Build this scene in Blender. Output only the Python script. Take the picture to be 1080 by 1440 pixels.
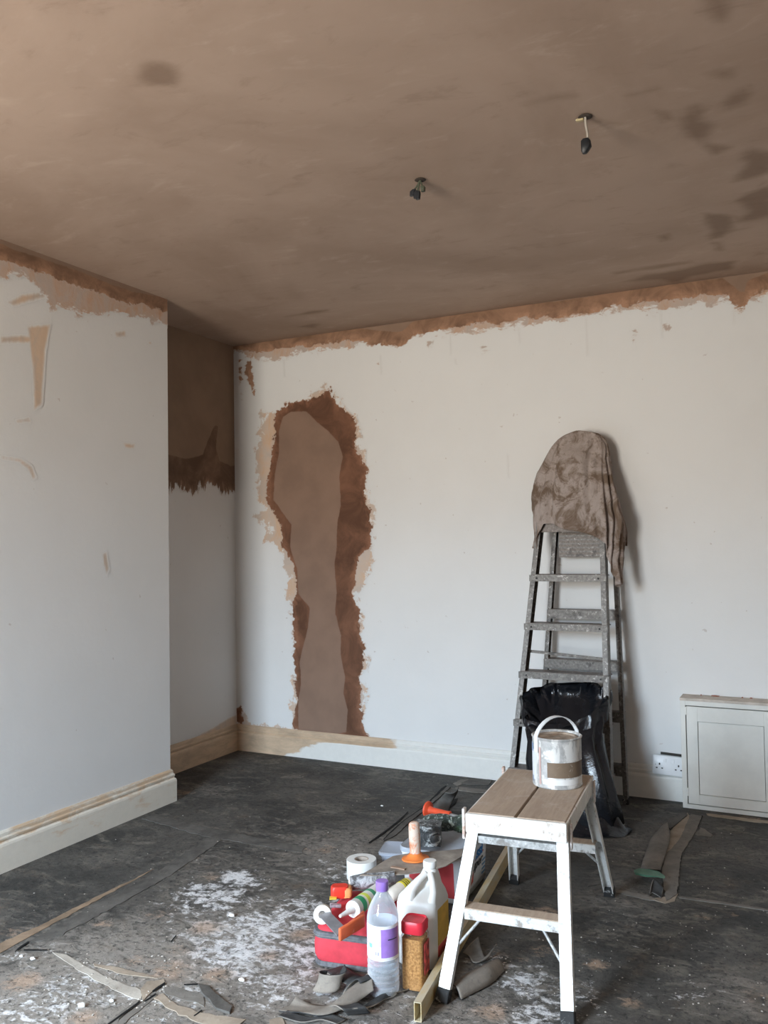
import bpy, bmesh, math, random
import numpy as np
from mathutils import Vector, Matrix, noise as mnoise

for o in list(bpy.data.objects):
    bpy.data.objects.remove(o, do_unlink=True)
SC = bpy.context.scene
COL = SC.collection
random.seed(7)
RNG = np.random.default_rng(11)
PI = math.pi

# ------------------------------------------------------------------ camera
YAW, PITCH, ROLL = 0.464185, 0.033464, 0.015410
FPX, CAMH = 1209.4, 1.2188
fw = Vector((-math.sin(YAW)*math.cos(PITCH), math.cos(YAW)*math.cos(PITCH), math.sin(PITCH)))
r0 = Vector((math.cos(YAW), math.sin(YAW), 0)); d0 = fw.cross(r0)
RT = r0*math.cos(ROLL) + d0*math.sin(ROLL)
DN = -r0*math.sin(ROLL) + d0*math.cos(ROLL)
CAM = Vector((0, 0, CAMH))
cd = bpy.data.cameras.new('camera'); cam = bpy.data.objects.new('camera', cd); COL.objects.link(cam)
cd.sensor_fit = 'VERTICAL'; cd.sensor_height = 36; cd.sensor_width = 27
cd.lens = FPX*36/1440; cd.clip_start = 0.05; cd.clip_end = 200
up = -DN
cam.matrix_world = Matrix(((RT.x, up.x, -fw.x, 0), (RT.y, up.y, -fw.y, 0), (RT.z, up.z, -fw.z, CAMH), (0, 0, 0, 1)))
SC.camera = cam

# ------------------------------------------------------------------ exposure, daylight
SC.view_settings.view_transform = 'Standard'; SC.view_settings.look = 'None'
SC.view_settings.gamma = 1; SC.view_settings.use_curve_mapping = False
SC.view_settings.exposure = 0.0
WIN = (-2.42, -1.40, 0.55, 2.2)            # window opening in the rear wall: x0, x1, z0, z1
YREAR = -0.9
world = bpy.data.worlds.new('sky'); SC.world = world; world.use_nodes = True
wn = world.node_tree.nodes; wl = world.node_tree.links; wn.clear()
wo = wn.new('ShaderNodeOutputWorld'); wb = wn.new('ShaderNodeBackground')
wt = wn.new('ShaderNodeTexCoord'); wx = wn.new('ShaderNodeSeparateXYZ'); wr = wn.new('ShaderNodeValToRGB')
wl.new(wt.outputs['Generated'], wx.inputs[0]); wl.new(wx.outputs['Z'], wr.inputs[0])
wr.color_ramp.elements[0].position = 0.0; wr.color_ramp.elements[0].color = (0.50, 0.47, 0.42, 1)
wr.color_ramp.elements[1].position = 0.16; wr.color_ramp.elements[1].color = (0.66, 0.83, 1.0, 1)
e = wr.color_ramp.elements.new(0.9); e.color = (1.05, 1.25, 1.45, 1)      # overcast sky, brighter overhead
e = wr.color_ramp.elements.new(0.10); e.color = (0.53, 0.55, 0.56, 1)
wl.new(wr.outputs[0], wb.inputs['Color']); wb.inputs['Strength'].default_value = 58.0
wl.new(wb.outputs[0], wo.inputs[0])
pl = bpy.data.lights.new('window_portal', 'AREA'); pl.shape = 'RECTANGLE'
pl.size = WIN[1]-WIN[0]; pl.size_y = WIN[3]-WIN[2]; pl.cycles.is_portal = True
po = bpy.data.objects.new('window_portal', pl); COL.objects.link(po)
po.location = ((WIN[0]+WIN[1])/2, YREAR-0.02, (WIN[2]+WIN[3])/2); po.rotation_euler = (-PI/2, 0, PI)
po.rotation_euler = (PI/2, 0, 0)
po.rotation_euler = Vector((0, 1, 0)).to_track_quat('-Z', 'Z').to_euler()

# ------------------------------------------------------------------ room dimensions
H = 2.4; D = 4.190; XR = -3.0935; XB = -2.7673; YB = 3.221; XE = 1.5; YBN = 1.45

def ray(x, y): return fw + RT*((x-540)/FPX) + DN*((y-720)/FPX)
def onz(x, y, z=0.0):
    v = ray(x, y); return CAM + v*((z-CAMH)/v.z)
def ony(x, y, Y=D):
    v = ray(x, y); return CAM + v*(Y/v.y)
def onx(x, y, X=XB):
    v = ray(x, y); return CAM + v*(X/v.x)

# ------------------------------------------------------------------ node helper
class NT:
    def __init__(s, name):
        s.m = bpy.data.materials.new(name); s.m.use_nodes = True
        s.t = s.m.node_tree; s.t.nodes.clear()
        s.out = s.t.nodes.new('ShaderNodeOutputMaterial')
    def n(s, typ, ins=None, **kw):
        nd = s.t.nodes.new(typ)
        for k, v in kw.items(): setattr(nd, k, v)
        for k, v in (ins or {}).items(): s.set(nd.inputs[k], v)
        return nd
    def set(s, sock, v):
        if isinstance(v, bpy.types.NodeSocket): s.t.links.new(v, sock)
        elif isinstance(v, tuple) and len(v) == 3 and sock.type == 'RGBA': sock.default_value = v+(1,)
        else: sock.default_value = v
    def obj(s): return s.n('ShaderNodeTexCoord').outputs['Object']
    def scale(s, vec, sc):
        return s.n('ShaderNodeMapping', {'Vector': vec, 'Scale': sc}).outputs[0]
    def noise(s, vec, sc, det=6, rough=0.6, dist=0.0):
        return s.n('ShaderNodeTexNoise', {'Vector': vec, 'Scale': sc, 'Detail': det, 'Roughness': rough, 'Distortion': dist}).outputs['Fac']
    def ramp(s, fac, a, b, ca=0.0, cb=1.0):
        return s.n('ShaderNodeMapRange', {'Value': fac, 'From Min': a, 'From Max': b, 'To Min': ca, 'To Max': cb}, interpolation_type='SMOOTHSTEP').outputs[0]
    def math(s, op, a, b=0.0, clamp=False):
        return s.n('ShaderNodeMath', {0: a, 1: b}, operation=op, use_clamp=clamp).outputs[0]
    def mix(s, f, a, b):
        nd = s.n('ShaderNodeMix', data_type='RGBA'); s.set(nd.inputs[0], f); s.set(nd.inputs[6], a); s.set(nd.inputs[7], b)
        return nd.outputs[2]
    def attr(s, name): return s.n('ShaderNodeAttribute', attribute_name=name).outputs['Fac']
    def bump(s, h, st=0.3, dist=0.01):
        return s.n('ShaderNodeBump', {'Height': h, 'Strength': st, 'Distance': dist}).outputs[0]
    def bsdf(s, color, rough=0.6, metal=0.0, normal=None, spec=0.3, **kw):
        ins = {'Base Color': color, 'Roughness': rough, 'Metallic': metal, 'Specular IOR Level': spec}
        if normal is not None: ins['Normal'] = normal
        ins.update(kw)
        return s.n('ShaderNodeBsdfPrincipled', ins).outputs[0]
    def done(s, sh): s.t.links.new(sh, s.out.inputs[0]); return s.m

def plain(name, col, rough=0.6, metal=0.0, var=0.12, sc=14, spec=0.3, bump=0.0, dirt=None, dirt_amt=0.5, dsc=9):
    t = NT(name); v = t.obj()
    n1 = t.noise(v, sc, 5)
    dark = tuple(c*(1-var*2) for c in col); lite = tuple(min(1, c*(1+var)) for c in col)
    c = t.mix(t.ramp(n1, .3, .7), dark, lite)
    if dirt:
        n2 = t.noise(v, dsc, 7, .7, .6)
        c = t.mix(t.ramp(n2, 1-dirt_amt*.7-.12, 1-dirt_amt*.7+.03), c, dirt)
    nb = t.bump(n1, bump, .004) if bump else None
    return t.done(t.bsdf(c, rough, metal, nb, spec))

MAT = {}
# ------------------------------------------------------------------ mesh helpers
def link(name, me, mat=None, parent=None):
    o = bpy.data.objects.new(name, me); COL.objects.link(o)
    if mat is not None and me is not None: me.materials.append(mat)
    if parent is not None: o.parent = parent
    return o
def finish(name, bm, mat, parent=None, smooth=False, bevel=0.0, seg=2, angle=0.6, recalc=True):
    if recalc: bmesh.ops.recalc_face_normals(bm, faces=bm.faces)
    if bevel:
        es = [e for e in bm.edges if len(e.link_faces) == 2 and e.calc_face_angle(0) > 0.5]
        bmesh.ops.bevel(bm, geom=es, offset=bevel, segments=seg, affect='EDGES', profile=0.5, clamp_overlap=True)
    me = bpy.data.meshes.new(name); bm.to_mesh(me); bm.free()
    if smooth:
        me.polygons.foreach_set('use_smooth', [True]*len(me.polygons))
        try: me.set_sharp_from_angle(angle=angle)
        except Exception: pass
    return link(name, me, mat, parent)
def bm_box(bm, c, s, M=None):
    vs = []
    for dx in (-.5, .5):
        for dy in (-.5, .5):
            for dz in (-.5, .5):
                p = Vector((c[0]+dx*s[0], c[1]+dy*s[1], c[2]+dz*s[2]))
                vs.append(bm.verts.new(M @ p if M else p))
    for f in ((0,1,3,2), (4,6,7,5), (0,4,5,1), (2,3,7,6), (0,2,6,4), (1,5,7,3)): bm.faces.new([vs[i] for i in f])
def box(name, c, s, mat, parent=None, bevel=0.0, M=None, smooth=False):
    bm = bmesh.new(); bm_box(bm, c, s, M); return finish(name, bm, mat, parent, smooth, bevel)
def bm_beam(bm, a, b, w, h, ref=(0, 0, 1)):
    """rectangular bar from a to b; w along ref x dir, h along ref"""
    a = Vector(a); b = Vector(b); t = (b-a).normalized(); ref = Vector(ref)
    x = t.cross(ref).normalized(); y = x.cross(t).normalized()
    vs = []
    for p in (a, b):
        for sx, sy in ((-1,-1), (1,-1), (1,1), (-1,1)): vs.append(bm.verts.new(p + x*(sx*w/2) + y*(sy*h/2)))
    for f in ((0,1,2,3), (7,6,5,4), (0,4,5,1), (1,5,6,2), (2,6,7,3), (3,7,4,0)): bm.faces.new([vs[i] for i in f])
def beam(name, a, b, w, h, mat, parent=None, ref=(0, 0, 1), bevel=0.0):
    bm = bmesh.new(); bm_beam(bm, a, b, w, h, ref); return finish(name, bm, mat, parent, False, bevel)
def bm_tube(bm, pts, r, n=10, cap=True):
    pts = [Vector(p) for p in pts]; rings = []
    rs = r if isinstance(r, (list, tuple)) else [r]*len(pts)
    prev = None
    for i, p in enumerate(pts):
        t = (pts[min(i+1, len(pts)-1)] - pts[max(i-1, 0)]).normalized()
        if prev is None:
            ref = Vector((0, 0, 1)) if abs(t.z) < .9 else Vector((1, 0, 0)); x = t.cross(ref).normalized()
        else:
            x = (prev - t*prev.dot(t)).normalized()
        prev = x; y = t.cross(x)
        rings.append([bm.verts.new(p + (x*math.cos(2*PI*k/n) + y*math.sin(2*PI*k/n))*rs[i]) for k in range(n)])
    for a, b in zip(rings, rings[1:]):
        for k in range(n): bm.faces.new((a[k], a[(k+1) % n], b[(k+1) % n], b[k]))
    if cap: bm.faces.new(rings[0][::-1]); bm.faces.new(rings[-1])
def tube(name, pts, r, mat, parent=None, n=10):
    bm = bmesh.new(); bm_tube(bm, pts, r, n); return finish(name, bm, mat, parent, True, angle=.9)
def bm_loft(bm, rings, cap0=True, cap1=True, close=True):
    R = [[bm.verts.new(p) for p in ring] for ring in rings]; n = len(R[0])
    for a, b in zip(R, R[1:]):
        for k in range(n if close else n-1): bm.faces.new((a[k], a[(k+1) % n], b[(k+1) % n], b[k]))
    if cap0: bm.faces.new(R[0][::-1])
    if cap1: bm.faces.new(R[-1])
    return R
def loft(name, rings, mat, parent=None, cap0=True, cap1=True, smooth=True, angle=.7, M=None):
    bm = bmesh.new()
    if M: rings = [[M @ Vector(p) for p in r] for r in rings]
    bm_loft(bm, rings, cap0, cap1); return finish(name, bm, mat, parent, smooth, angle=angle)
def lathe(name, prof, mat, parent=None, n=32, M=None, angle=.6, cap0=True, cap1=True):
    rings = [[Vector((r*math.cos(2*PI*k/n), r*math.sin(2*PI*k/n), z)) for k in range(n)] for r, z in prof]
    return loft(name, rings, mat, parent, cap0, cap1, True, angle, M)
def rrect(w, d, r, z, n=5, cx=0, cy=0):
    pts = []
    for qx, qy, a0 in ((1,1,0), (-1,1,PI/2), (-1,-1,PI), (1,-1,1.5*PI)):
        for i in range(n+1):
            a = a0 + i*PI/2/n
            pts.append(Vector((cx+qx*(w/2-r)+r*math.cos(a), cy+qy*(d/2-r)+r*math.sin(a), z)))
    return pts
def empty(name, loc=(0, 0, 0), rz=0.0):
    o = bpy.data.objects.new(name, None); COL.objects.link(o); o.location = loc; o.rotation_euler = (0, 0, rz)
    o.empty_display_size = .05; return o
def tag(o, label, cat, group=None):
    o['label'] = label; o['category'] = cat
    if group: o['group'] = group
    return o
def struct(o): o['kind'] = 'structure'; return o
def lab(o, label): o['label'] = label; return o
def Mloc(loc, rz=0, rx=0, ry=0):
    return Matrix.Translation(Vector(loc)) @ Matrix.Rotation(rz, 4, 'Z') @ Matrix.Rotation(ry, 4, 'Y') @ Matrix.Rotation(rx, 4, 'X')

# signed distance to polygon (positive inside), vectorised
def sdf(P, poly):
    poly = np.asarray(poly, float); n = len(poly)
    d = np.full(len(P), 1e9); ins = np.zeros(len(P), bool)
    for i in range(n):
        a = poly[i]; b = poly[(i+1) % n]; e = b-a; w = P-a
        t = np.clip((w@e)/(e@e+1e-12), 0, 1); q = w - t[:, None]*e
        d = np.minimum(d, (q**2).sum(1))
        c = (a[1] > P[:, 1]) != (b[1] > P[:, 1])
        with np.errstate(divide='ignore', invalid='ignore'):
            xi = a[0] + (P[:, 1]-a[1])*(b[0]-a[0])/(b[1]-a[1])
        ins ^= c & (P[:, 0] < xi)
    return np.where(ins, 1, -1)*np.sqrt(d)
def grid_mesh(name, u0, u1, v0, v1, g, to3d, attrs, mat, parent=None, keep=None, margin=.03):
    """grid in (u,v); attrs: name -> function(P) ; keep: attribute whose values below -margin are dropped"""
    nu = max(1, int(round((u1-u0)/g))); nv = max(1, int(round((v1-v0)/g)))
    U = np.linspace(u0, u1, nu+1); V = np.linspace(v0, v1, nv+1)
    P = np.stack(np.meshgrid(U, V), -1).reshape(-1, 2)
    A = {k: f(P) for k, f in attrs.items()}
    idx = np.arange(len(P)).reshape(nv+1, nu+1)
    q = np.stack([idx[:-1, :-1], idx[:-1, 1:], idx[1:, 1:], idx[1:, :-1]], -1).reshape(-1, 4)
    if keep:
        ok = np.max([A[k] for k in keep], 0)[q].max(1) > -margin; q = q[ok]
        used = np.unique(q); mp = -np.ones(len(P), int); mp[used] = np.arange(len(used)); q = mp[q]; P = P[used]; A = {k: v[used] for k, v in A.items()}
    me = bpy.data.meshes.new(name); me.from_pydata([to3d(*p) for p in P], [], q.tolist())
    for k, v in A.items():
        at = me.attributes.new(k, 'FLOAT', 'POINT'); at.data.foreach_set('value', v.astype(np.float32))
    me.polygons.foreach_set('use_smooth', [True]*len(me.polygons))
    return link(name, me, mat, parent)

def crop(pts, ox, oy, s): return [(ox+x/s, oy+y/s) for x, y in pts]
def wall_poly(pts, plane):
    if plane == 'back': return [(p.x, p.z) for p in (ony(*q, D) for q in pts)]
    if plane == 'left': return [(p.y, p.z) for p in (onx(*q, XB) for q in pts)]
    if plane == 'recess': return [(p.y, p.z) for p in (onx(*q, XR) for q in pts)]
    if plane == 'ceil': return [(p.x, p.y) for p in (onz(*q, H) for q in pts)]
    if plane == 'floor': return [(p.x, p.y) for p in (onz(*q, 0) for q in pts)]

# ------------------------------------------------------------------ wall / ceiling / floor materials
WHITE = (0.755, 0.75, 0.735)
def m_wall(name, col, scuff=0.5):
    t = NT(name); v = t.obj()
    big = t.noise(v, 1.6, 5, .6); fine = t.noise(v, 55, 6, .7)
    c = t.mix(t.ramp(big, .3, .75), col, tuple(x*.95 for x in col))
    sc = t.noise(t.scale(v, (1, 1, .35)), 9, 8, .75, .4)
    c = t.mix(t.ramp(sc, .68, .80, 0, scuff), c, (.50, .40, .31))
    sp = t.noise(v, 30, 3, .5)
    c = t.mix(t.ramp(sp, .73, .76, 0, scuff*.8), c, (.35, .26, .20))
    h = t.math('ADD', t.math('MULTIPLY', t.noise(v, 9, 6, .6), 1.0), t.math('MULTIPLY', fine, .25))
    return t.done(t.bsdf(c, .62, 0, t.bump(h, .22, .006), .3))
MAT['wall'] = m_wall('white_wall_paint', WHITE, .45)
MAT['wall_plain'] = m_wall('unseen_wall_tone', (.64, .56, .49), .1)  # unseen walls; tone chosen for how much light they bounce

def m_plaster(name, smear=(.52, .345, .225), dark=(.165, .080, .048), dry=(.255, .165, .120), amp=.07, nsc=20, stretch=(1, 1, 1), smear_amt=(.25, .6), smear_min=.62):
    """attributes: s0 = smear outline, s1 = damp plaster, s2 = dry skim"""
    t = NT(name); v = t.obj(); vs = t.scale(v, stretch)
    nz = t.math('SUBTRACT', t.noise(vs, nsc, 9, .68, .3), .5)
    nz2 = t.math('SUBTRACT', t.noise(v, 22, 7, .62), .5)
    s0 = t.math('ADD', t.attr('s0'), t.math('MULTIPLY', nz, amp*3.0))
    s1 = t.math('ADD', t.attr('s1'), t.math('MULTIPLY', nz, amp*1.6))
    s2 = t.math('ADD', t.attr('s2'), t.math('MULTIPLY', nz2, .014))
    st = t.noise(t.scale(v, (2.2, 2.2, 1.2)), 5, 7, .62, .7)
    smc = t.mix(t.ramp(st, .35, .7), tuple(min(.8, x*1.15) for x in smear), tuple(x*.72 for x in smear))
    dn = t.noise(v, 6, 7, .65, .8)
    dkc = t.mix(t.ramp(dn, .3, .72), tuple(x*.66 for x in dark), tuple(x*1.3 for x in dark))
    drn = t.noise(v, 6, 5, .55)
    dyc = t.mix(t.ramp(drn, .3, .7), tuple(x*.92 for x in dry), tuple(x*1.08 for x in dry))
    dkc = t.mix(t.math('MULTIPLY', t.ramp(s1, .045, .0, 0, 1), t.ramp(st, .40, .60, 0, .75)), dkc, tuple(x*1.9 for x in dark))
    c = t.mix(t.ramp(s1, -.004, .006), smc, dkc)
    a0_ = t.math('MULTIPLY', t.ramp(s0, -.002, .016), t.ramp(st, smear_amt[0], smear_amt[1], 1.0, smear_min))
    c = t.mix(t.ramp(s2, -.002, .005), c, dyc)
    cov = t.math('MAXIMUM', a0_, t.math('MAXIMUM', t.ramp(s1, -.005, .004), t.ramp(s2, -.003, .003)))
    c = t.mix(cov, WHITE, c)
    a = t.math('MAXIMUM', t.ramp(s0, -.0035, -.003), t.math('MAXIMUM', t.ramp(s1, -.006, -.0055), t.ramp(s2, -.004, -.0035)))
    h = t.math('ADD', t.noise(v, 18, 7, .65), t.math('MULTIPLY', t.ramp(s1, -.01, .01), .7))
    sh = t.bsdf(c, .75, 0, t.bump(h, .35, .006), .15)
    tr = t.n('ShaderNodeBsdfTransparent').outputs[0]
    mx = t.n('ShaderNodeMixShader', {0: a, 1: tr, 2: sh}).outputs[0]
    return t.done(mx)
MAT['plaster_patch'] = m_plaster('plaster_patch')
MAT['plaster_band'] = m_plaster('plaster_band', smear=(.44, .265, .165), dark=(.27, .155, .098), dry=(.27, .18, .13), amp=.06, nsc=15, stretch=(1, 1, 1.6))
MAT['plaster_recess'] = m_plaster('plaster_recess', smear=(.5, .38, .28), dark=(.20, .125, .085), dry=(.27, .185, .13), amp=.13, nsc=17, stretch=(2.2, 2.2, .6))
MAT['plaster_smear'] = m_plaster('plaster_smear', smear=(.58, .43, .31), amp=.006, nsc=30, stretch=(2.5, 2.5, .4), smear_amt=(.3, .75))
MAT['wall_mark'] = m_plaster('wall_mark', smear=(.30, .24, .20), amp=.0012, nsc=60, smear_amt=(.3, .8))

def m_ceiling():
    t = NT('ceiling_plaster'); v = t.obj()
    n1 = t.noise(v, 1.1, 6, .6, .6); n2 = t.noise(t.scale(v, (1, 2.2, 1)), 4.5, 8, .7, .5); n3 = t.noise(v, 60, 4, .6)
    c = t.mix(t.ramp(n1, .32, .68), (.35, .245, .183), (.44, .32, .247))
    c = t.mix(t.ramp(n2, .54, .76, 0, .7), c, (.50, .375, .295))
    c = t.mix(t.ramp(n2, .46, .28, 0, .55), c, (.29, .20, .15))
    s = t.math('ADD', t.attr('stain'), t.math('MULTIPLY', t.math('SUBTRACT', t.noise(t.scale(v, (1, 1.8, 1)), 5, 6, .6, .2), .5), .07))
    c = t.mix(t.ramp(s, -.022, .03, 0, .62), c, (.17, .105, .068))
    h = t.math('ADD', n2, t.math('MULTIPLY', n3, .15))
    return t.done(t.bsdf(c, .7, 0, t.bump(h, .15, .006), .2))
MAT['ceiling'] = m_ceiling()

def m_floor():
    t = NT('worn_black_floor'); v = t.obj()
    d = t.attr('dust'); tn = t.attr('tanp'); gr = t.attr('grey')
    n1 = t.noise(v, 2.6, 7, .65, .4); n2 = t.noise(t.scale(v, (1, 1.6, 1)), 17, 10, .76, .9); n3 = t.noise(v, 75, 6, .7); n4 = t.noise(v, 27, 8, .75, .5)
    c = t.mix(t.ramp(n1, .35, .7), (.042, .041, .038), (.112, .104, .093))
    c = t.mix(t.ramp(n2, .52, .72, 0, .7), c, (.115, .105, .092))
    # grey dust film
    f = t.math('ADD', t.math('MULTIPLY', gr, .9), t.math('MULTIPLY', t.math('SUBTRACT', n2, .5), 1.6))
    c = t.mix(t.ramp(f, .12, .72, 0, .85), c, (.33, .30, .265))
    # white plaster dust
    w = t.math('ADD', t.math('MULTIPLY', d, .55), t.math('ADD', t.math('MULTIPLY', t.math('SUBTRACT', n2, .5), 1.9), t.math('MULTIPLY', t.math('SUBTRACT', n4, .5), 1.8)))
    w = t.math('MULTIPLY', t.ramp(w, .30, .60, 0, .95), t.ramp(d, .02, .3))
    c = t.mix(w, c, (.80, .80, .81))
    # brown floorboard / tan lumps showing through
    b = t.math('ADD', t.math('MULTIPLY', tn, .8), t.math('ADD', t.math('MULTIPLY', t.math('SUBTRACT', n4, .5), 1.6), t.math('MULTIPLY', t.math('SUBTRACT', n2, .5), 1.6)))
    c = t.mix(t.ramp(b, .32, .85, 0, .75), c, (.46, .32, .225))
    n5 = t.noise(v, 7.5, 6, .7)
    c = t.mix(t.ramp(n5, .54, .74, 0, .6), c, (.17, .125, .09))
    n6 = t.noise(t.scale(v, (1, 1.7, 1)), 5, 8, .7, 1.0)
    c = t.mix(t.ramp(n6, .50, .68, 0, .6), c, (.24, .215, .18))
    c = t.mix(t.ramp(n6, .45, .30, 0, .5), c, (.018, .018, .018))
    gt = t.noise(v, 48, 8, .8, .3)
    c = t.mix(t.ramp(gt, .49, .38, 0, .8), c, (.018, .018, .018))
    c = t.mix(t.ramp(gt, .60, .72, 0, .45), c, (.42, .40, .37))
    sp = t.noise(v, 95, 2, .5)
    c = t.mix(t.ramp(sp, .74, .78, 0, .8), c, (.6, .58, .55))
    h = t.math('ADD', n2, t.math('MULTIPLY', n3, .5))
    return t.done(t.bsdf(c, t.ramp(n2, .3, .7, .55, .85), 0, t.bump(h, .55, .008), .35))
MAT['floor'] = m_floor()

def m_board(name, base=(.76, .745, .70), tan=(.52, .37, .24)):
    """painted skirting; attribute 'tan' tells where the brown plaster wash covers it"""
    t = NT(name); v = t.obj()
    n1 = t.noise(t.scale(v, (.6, .6, 2)), 12, 8, .7, .4); n2 = t.noise(v, 34, 6, .7)
    c = t.mix(t.ramp(n2, .3, .7), tuple(x*.95 for x in base), base)
    k = t.math('ADD', t.attr('tan'), t.math('MULTIPLY', t.math('SUBTRACT', n1, .5), .9))
    tc = t.mix(t.ramp(n1, .3, .7), tuple(x*.8 for x in tan), tuple(min(1, x*1.2) for x in tan))
    c = t.mix(t.ramp(k, .42, .60, 0, .92), c, tc)
    c = t.mix(t.ramp(n2, .70, .76, 0, .5), c, (.24, .18, .14))
    return t.done(t.bsdf(c, .5, 0, t.bump(n2, .2, .003), .35))
MAT['skirting'] = m_board('skirting_paint')

# ------------------------------------------------------------------ the shell
def slab(name, c, s, mat): return struct(box(name, c, s, mat))
wb_ = slab('wall_back', ((XR+XE)/2, D+.06, H/2), (XE-XR+.24, .12, H+.2), MAT['wall'])
wrc = slab('wall_recess', (XR-.06, (D+YREAR)/2, H/2), (.12, D-YREAR, H+.2), MAT['wall'])
wlf = slab('wall_left', ((XR+XB)/2, (YBN+YB)/2, H/2), (XB-XR, YB-YBN, H), MAT['wall'])
slab('wall_right', (XE+.06, (D+YREAR)/2, H/2), (.12, D-YREAR, H+.2), MAT['wall_plain'])
bm = bmesh.new()
x0, x1, z0, z1 = WIN
for c, s in ((((XR+x0)/2-.06, 0, H/2), (x0-XR+.12, .12, H+.2)), (((x1+XE)/2+.06, 0, H/2), (XE-x1+.12, .12, H+.2)),
             (((x0+x1)/2, 0, z0/2-.05), (x1-x0, .12, z0+.1)), (((x0+x1)/2, 0, (z1+H)/2+.05), (x1-x0, .12, H-z1+.1))):
    bm_box(bm, (c[0], YREAR-.06, c[2]), s)
struct(finish('wall_rear', bm, MAT['wall_plain']))
wf = empty('window_1', ((x0+x1)/2, YREAR-.09, z0)); struct(wf)
MAT['gloss_white'] = plain('gloss_white_paint', (.75, .74, .70), .35, var=.04)
for nm, c, s in (('jamb', (-(x1-x0)/2+.025, 0, (z1-z0)/2), (.05, .06, z1-z0)), ('jamb', ((x1-x0)/2-.025, 0, (z1-z0)/2), (.05, .06, z1-z0)),
                 ('head', (0, 0, z1-z0-.025), (x1-x0-.1, .06, .05)), ('sill', (0, .02, .02), (x1-x0-.1, .12, .04))):
    box(nm, c, s, MAT['gloss_white'], wf)

# ceiling with damp blotches
C8 = lambda pts: crop(pts, 720, 0, 3.0)
CEIL = [crop([(400,180),(440,172),(495,185),(505,225),(490,240),(420,238),(395,222)], 0, 0, 2.0),
    C8([(800,-20),(930,-20),(925,60),(915,105),(850,90),(820,60)]), C8([(45,437),(140,412),(260,395),(265,403),(140,430),(50,447)]),
    C8([(485,402),(560,385),(620,362),(622,372),(560,395),(490,408)]),
    C8([(590,460),(660,475),(700,500),(650,515),(620,530),(625,495)]), C8([(800,310),(870,285),(935,285),(925,325),(850,325)]),
    C8([(870,440),(920,395),(1000,365),(1020,400),(980,440),(900,465)]), C8([(710,500),(760,440),(840,450),(800,500),(850,530),(820,600),(900,610),(930,620),(850,655),(800,610),(740,585)]),
    C8([(930,770),(980,700),(960,650),(1000,620),(1100,640),(1100,730),(1020,750)]), C8([(940,850),(980,820),(1100,780),(1100,910),(1000,930),(940,940),(1000,890)]),
    C8([(815,900),(930,910),(930,970),(880,1005),(845,1005),(825,960)]), C8([(842,1022),(890,1020),(885,1055),(850,1055)]), C8([(620,1000),(660,985),(670,1010),(630,1022)]),
    C8([(470,1190),(560,1160),(700,1140),(820,1110),(940,1100),(930,1135),(760,1165),(690,1195),(620,1180)]), C8([(430,1150),(560,1125),(760,1100),(765,1108),(560,1140),(435,1158)]),
    crop([(230,130),(320,108),(410,98),(400,108),(320,120)], 320, 400, 2.842), crop([(280,170),(330,155),(370,155),(350,175)], 320, 400, 2.842),
    crop([(275,500),(330,500),(400,512),(460,520),(400,524),(330,508)], 720, 0, 3.0)]
CEILP = [wall_poly(p, 'ceil') for p in CEIL]
def f_stain(P):
    r = np.full(len(P), -1.0)
    for p in CEILP: r = np.maximum(r, sdf(P, p))
    return np.clip(r, -.3, .1)
ceil = struct(grid_mesh('ceiling', XR-.1, XE+.1, YREAR-.1, D+.1, .02, lambda u, v: (u, v, H), {'stain': f_stain}, MAT['ceiling']))

# floor: dust, tan lumps, grey film as soft splats on the floor plane
DUST = [(300,1262,.17,.9),(335,1240,.10,1),(325,1310,.20,.9),(380,1300,.16,1),(345,1335,.20,1.1),(425,1285,.16,.9),(440,1335,.15,1),(470,1225,.14,.6),(330,1232,.07,1.2),(290,1250,.08,1),
        (395,1375,.16,.8),(260,1400,.20,.5),(100,1405,.2,.7),(50,1430,.2,.7),(40,1350,.10,.5),(780,1400,.12,.8),(760,1430,.1,.9),(700,1365,.10,.6),(745,1385,.1,.8),(690,1420,.15,.4),(520,1420,.2,.4),(560,1435,.1,.4),(970,1400,.12,.35),(900,1330,.1,.2),(840,1330,.1,.25),(480,1395,.12,.6)]
GREY = [(150,1400,.5,1.0),(330,1330,.45,.75),(480,1200,.4,.55),(450,1400,.35,.8),(700,1390,.25,.4),(650,1430,.3,.6),(300,1215,.3,.35),(60,1370,.3,.6),(560,1180,.3,.3),(400,1180,.4,.3),(880,1290,.25,.3),(1050,1400,.2,.45),(860,1270,.15,.4),(1000,1330,.2,.2),(300,1110,.2,.35),(430,1110,.3,.15),(980,1390,.3,.12),(1040,1200,.2,.25),(900,1190,.25,.35),(600,1110,.4,.2),(240,1420,.3,.8)]
TAN = [(296,1234,.05,.9),(220,1286,.045,.8),(146,1299,.035,1),(289,1305,.07,1),(305,1371,.05,1.2),(378,1344,.045,1.1),(30,1381,.07,1),(118,1431,.06,1),(425,1315,.055,1.1),(185,1350,.05,.8),(255,1335,.07,.7),(240,1365,.09,.9),(460,1195,.05,.8),(275,1205,.04,.6),(765,1283,.06,1),(840,1356,.035,1.2),(690,1423,.06,1),(760,1335,.05,.8),(735,1350,.03,.8),(987,1290,.025,1),(1030,1287,.02,1),(890,1412,.035,1),(700,1340,.04,.6),(250,1115,.10,.7),(300,1100,.07,.5),(410,1070,.08,.4),(20,1310,.06,.6),(430,1195,.03,.7),(1000,1140,.04,.8),(1060,1152,.06,.8),(900,1270,.05,.5),(340,1060,.12,.5),(560,1215,.05,.5),(1070,1400,.06,.6)]
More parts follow.
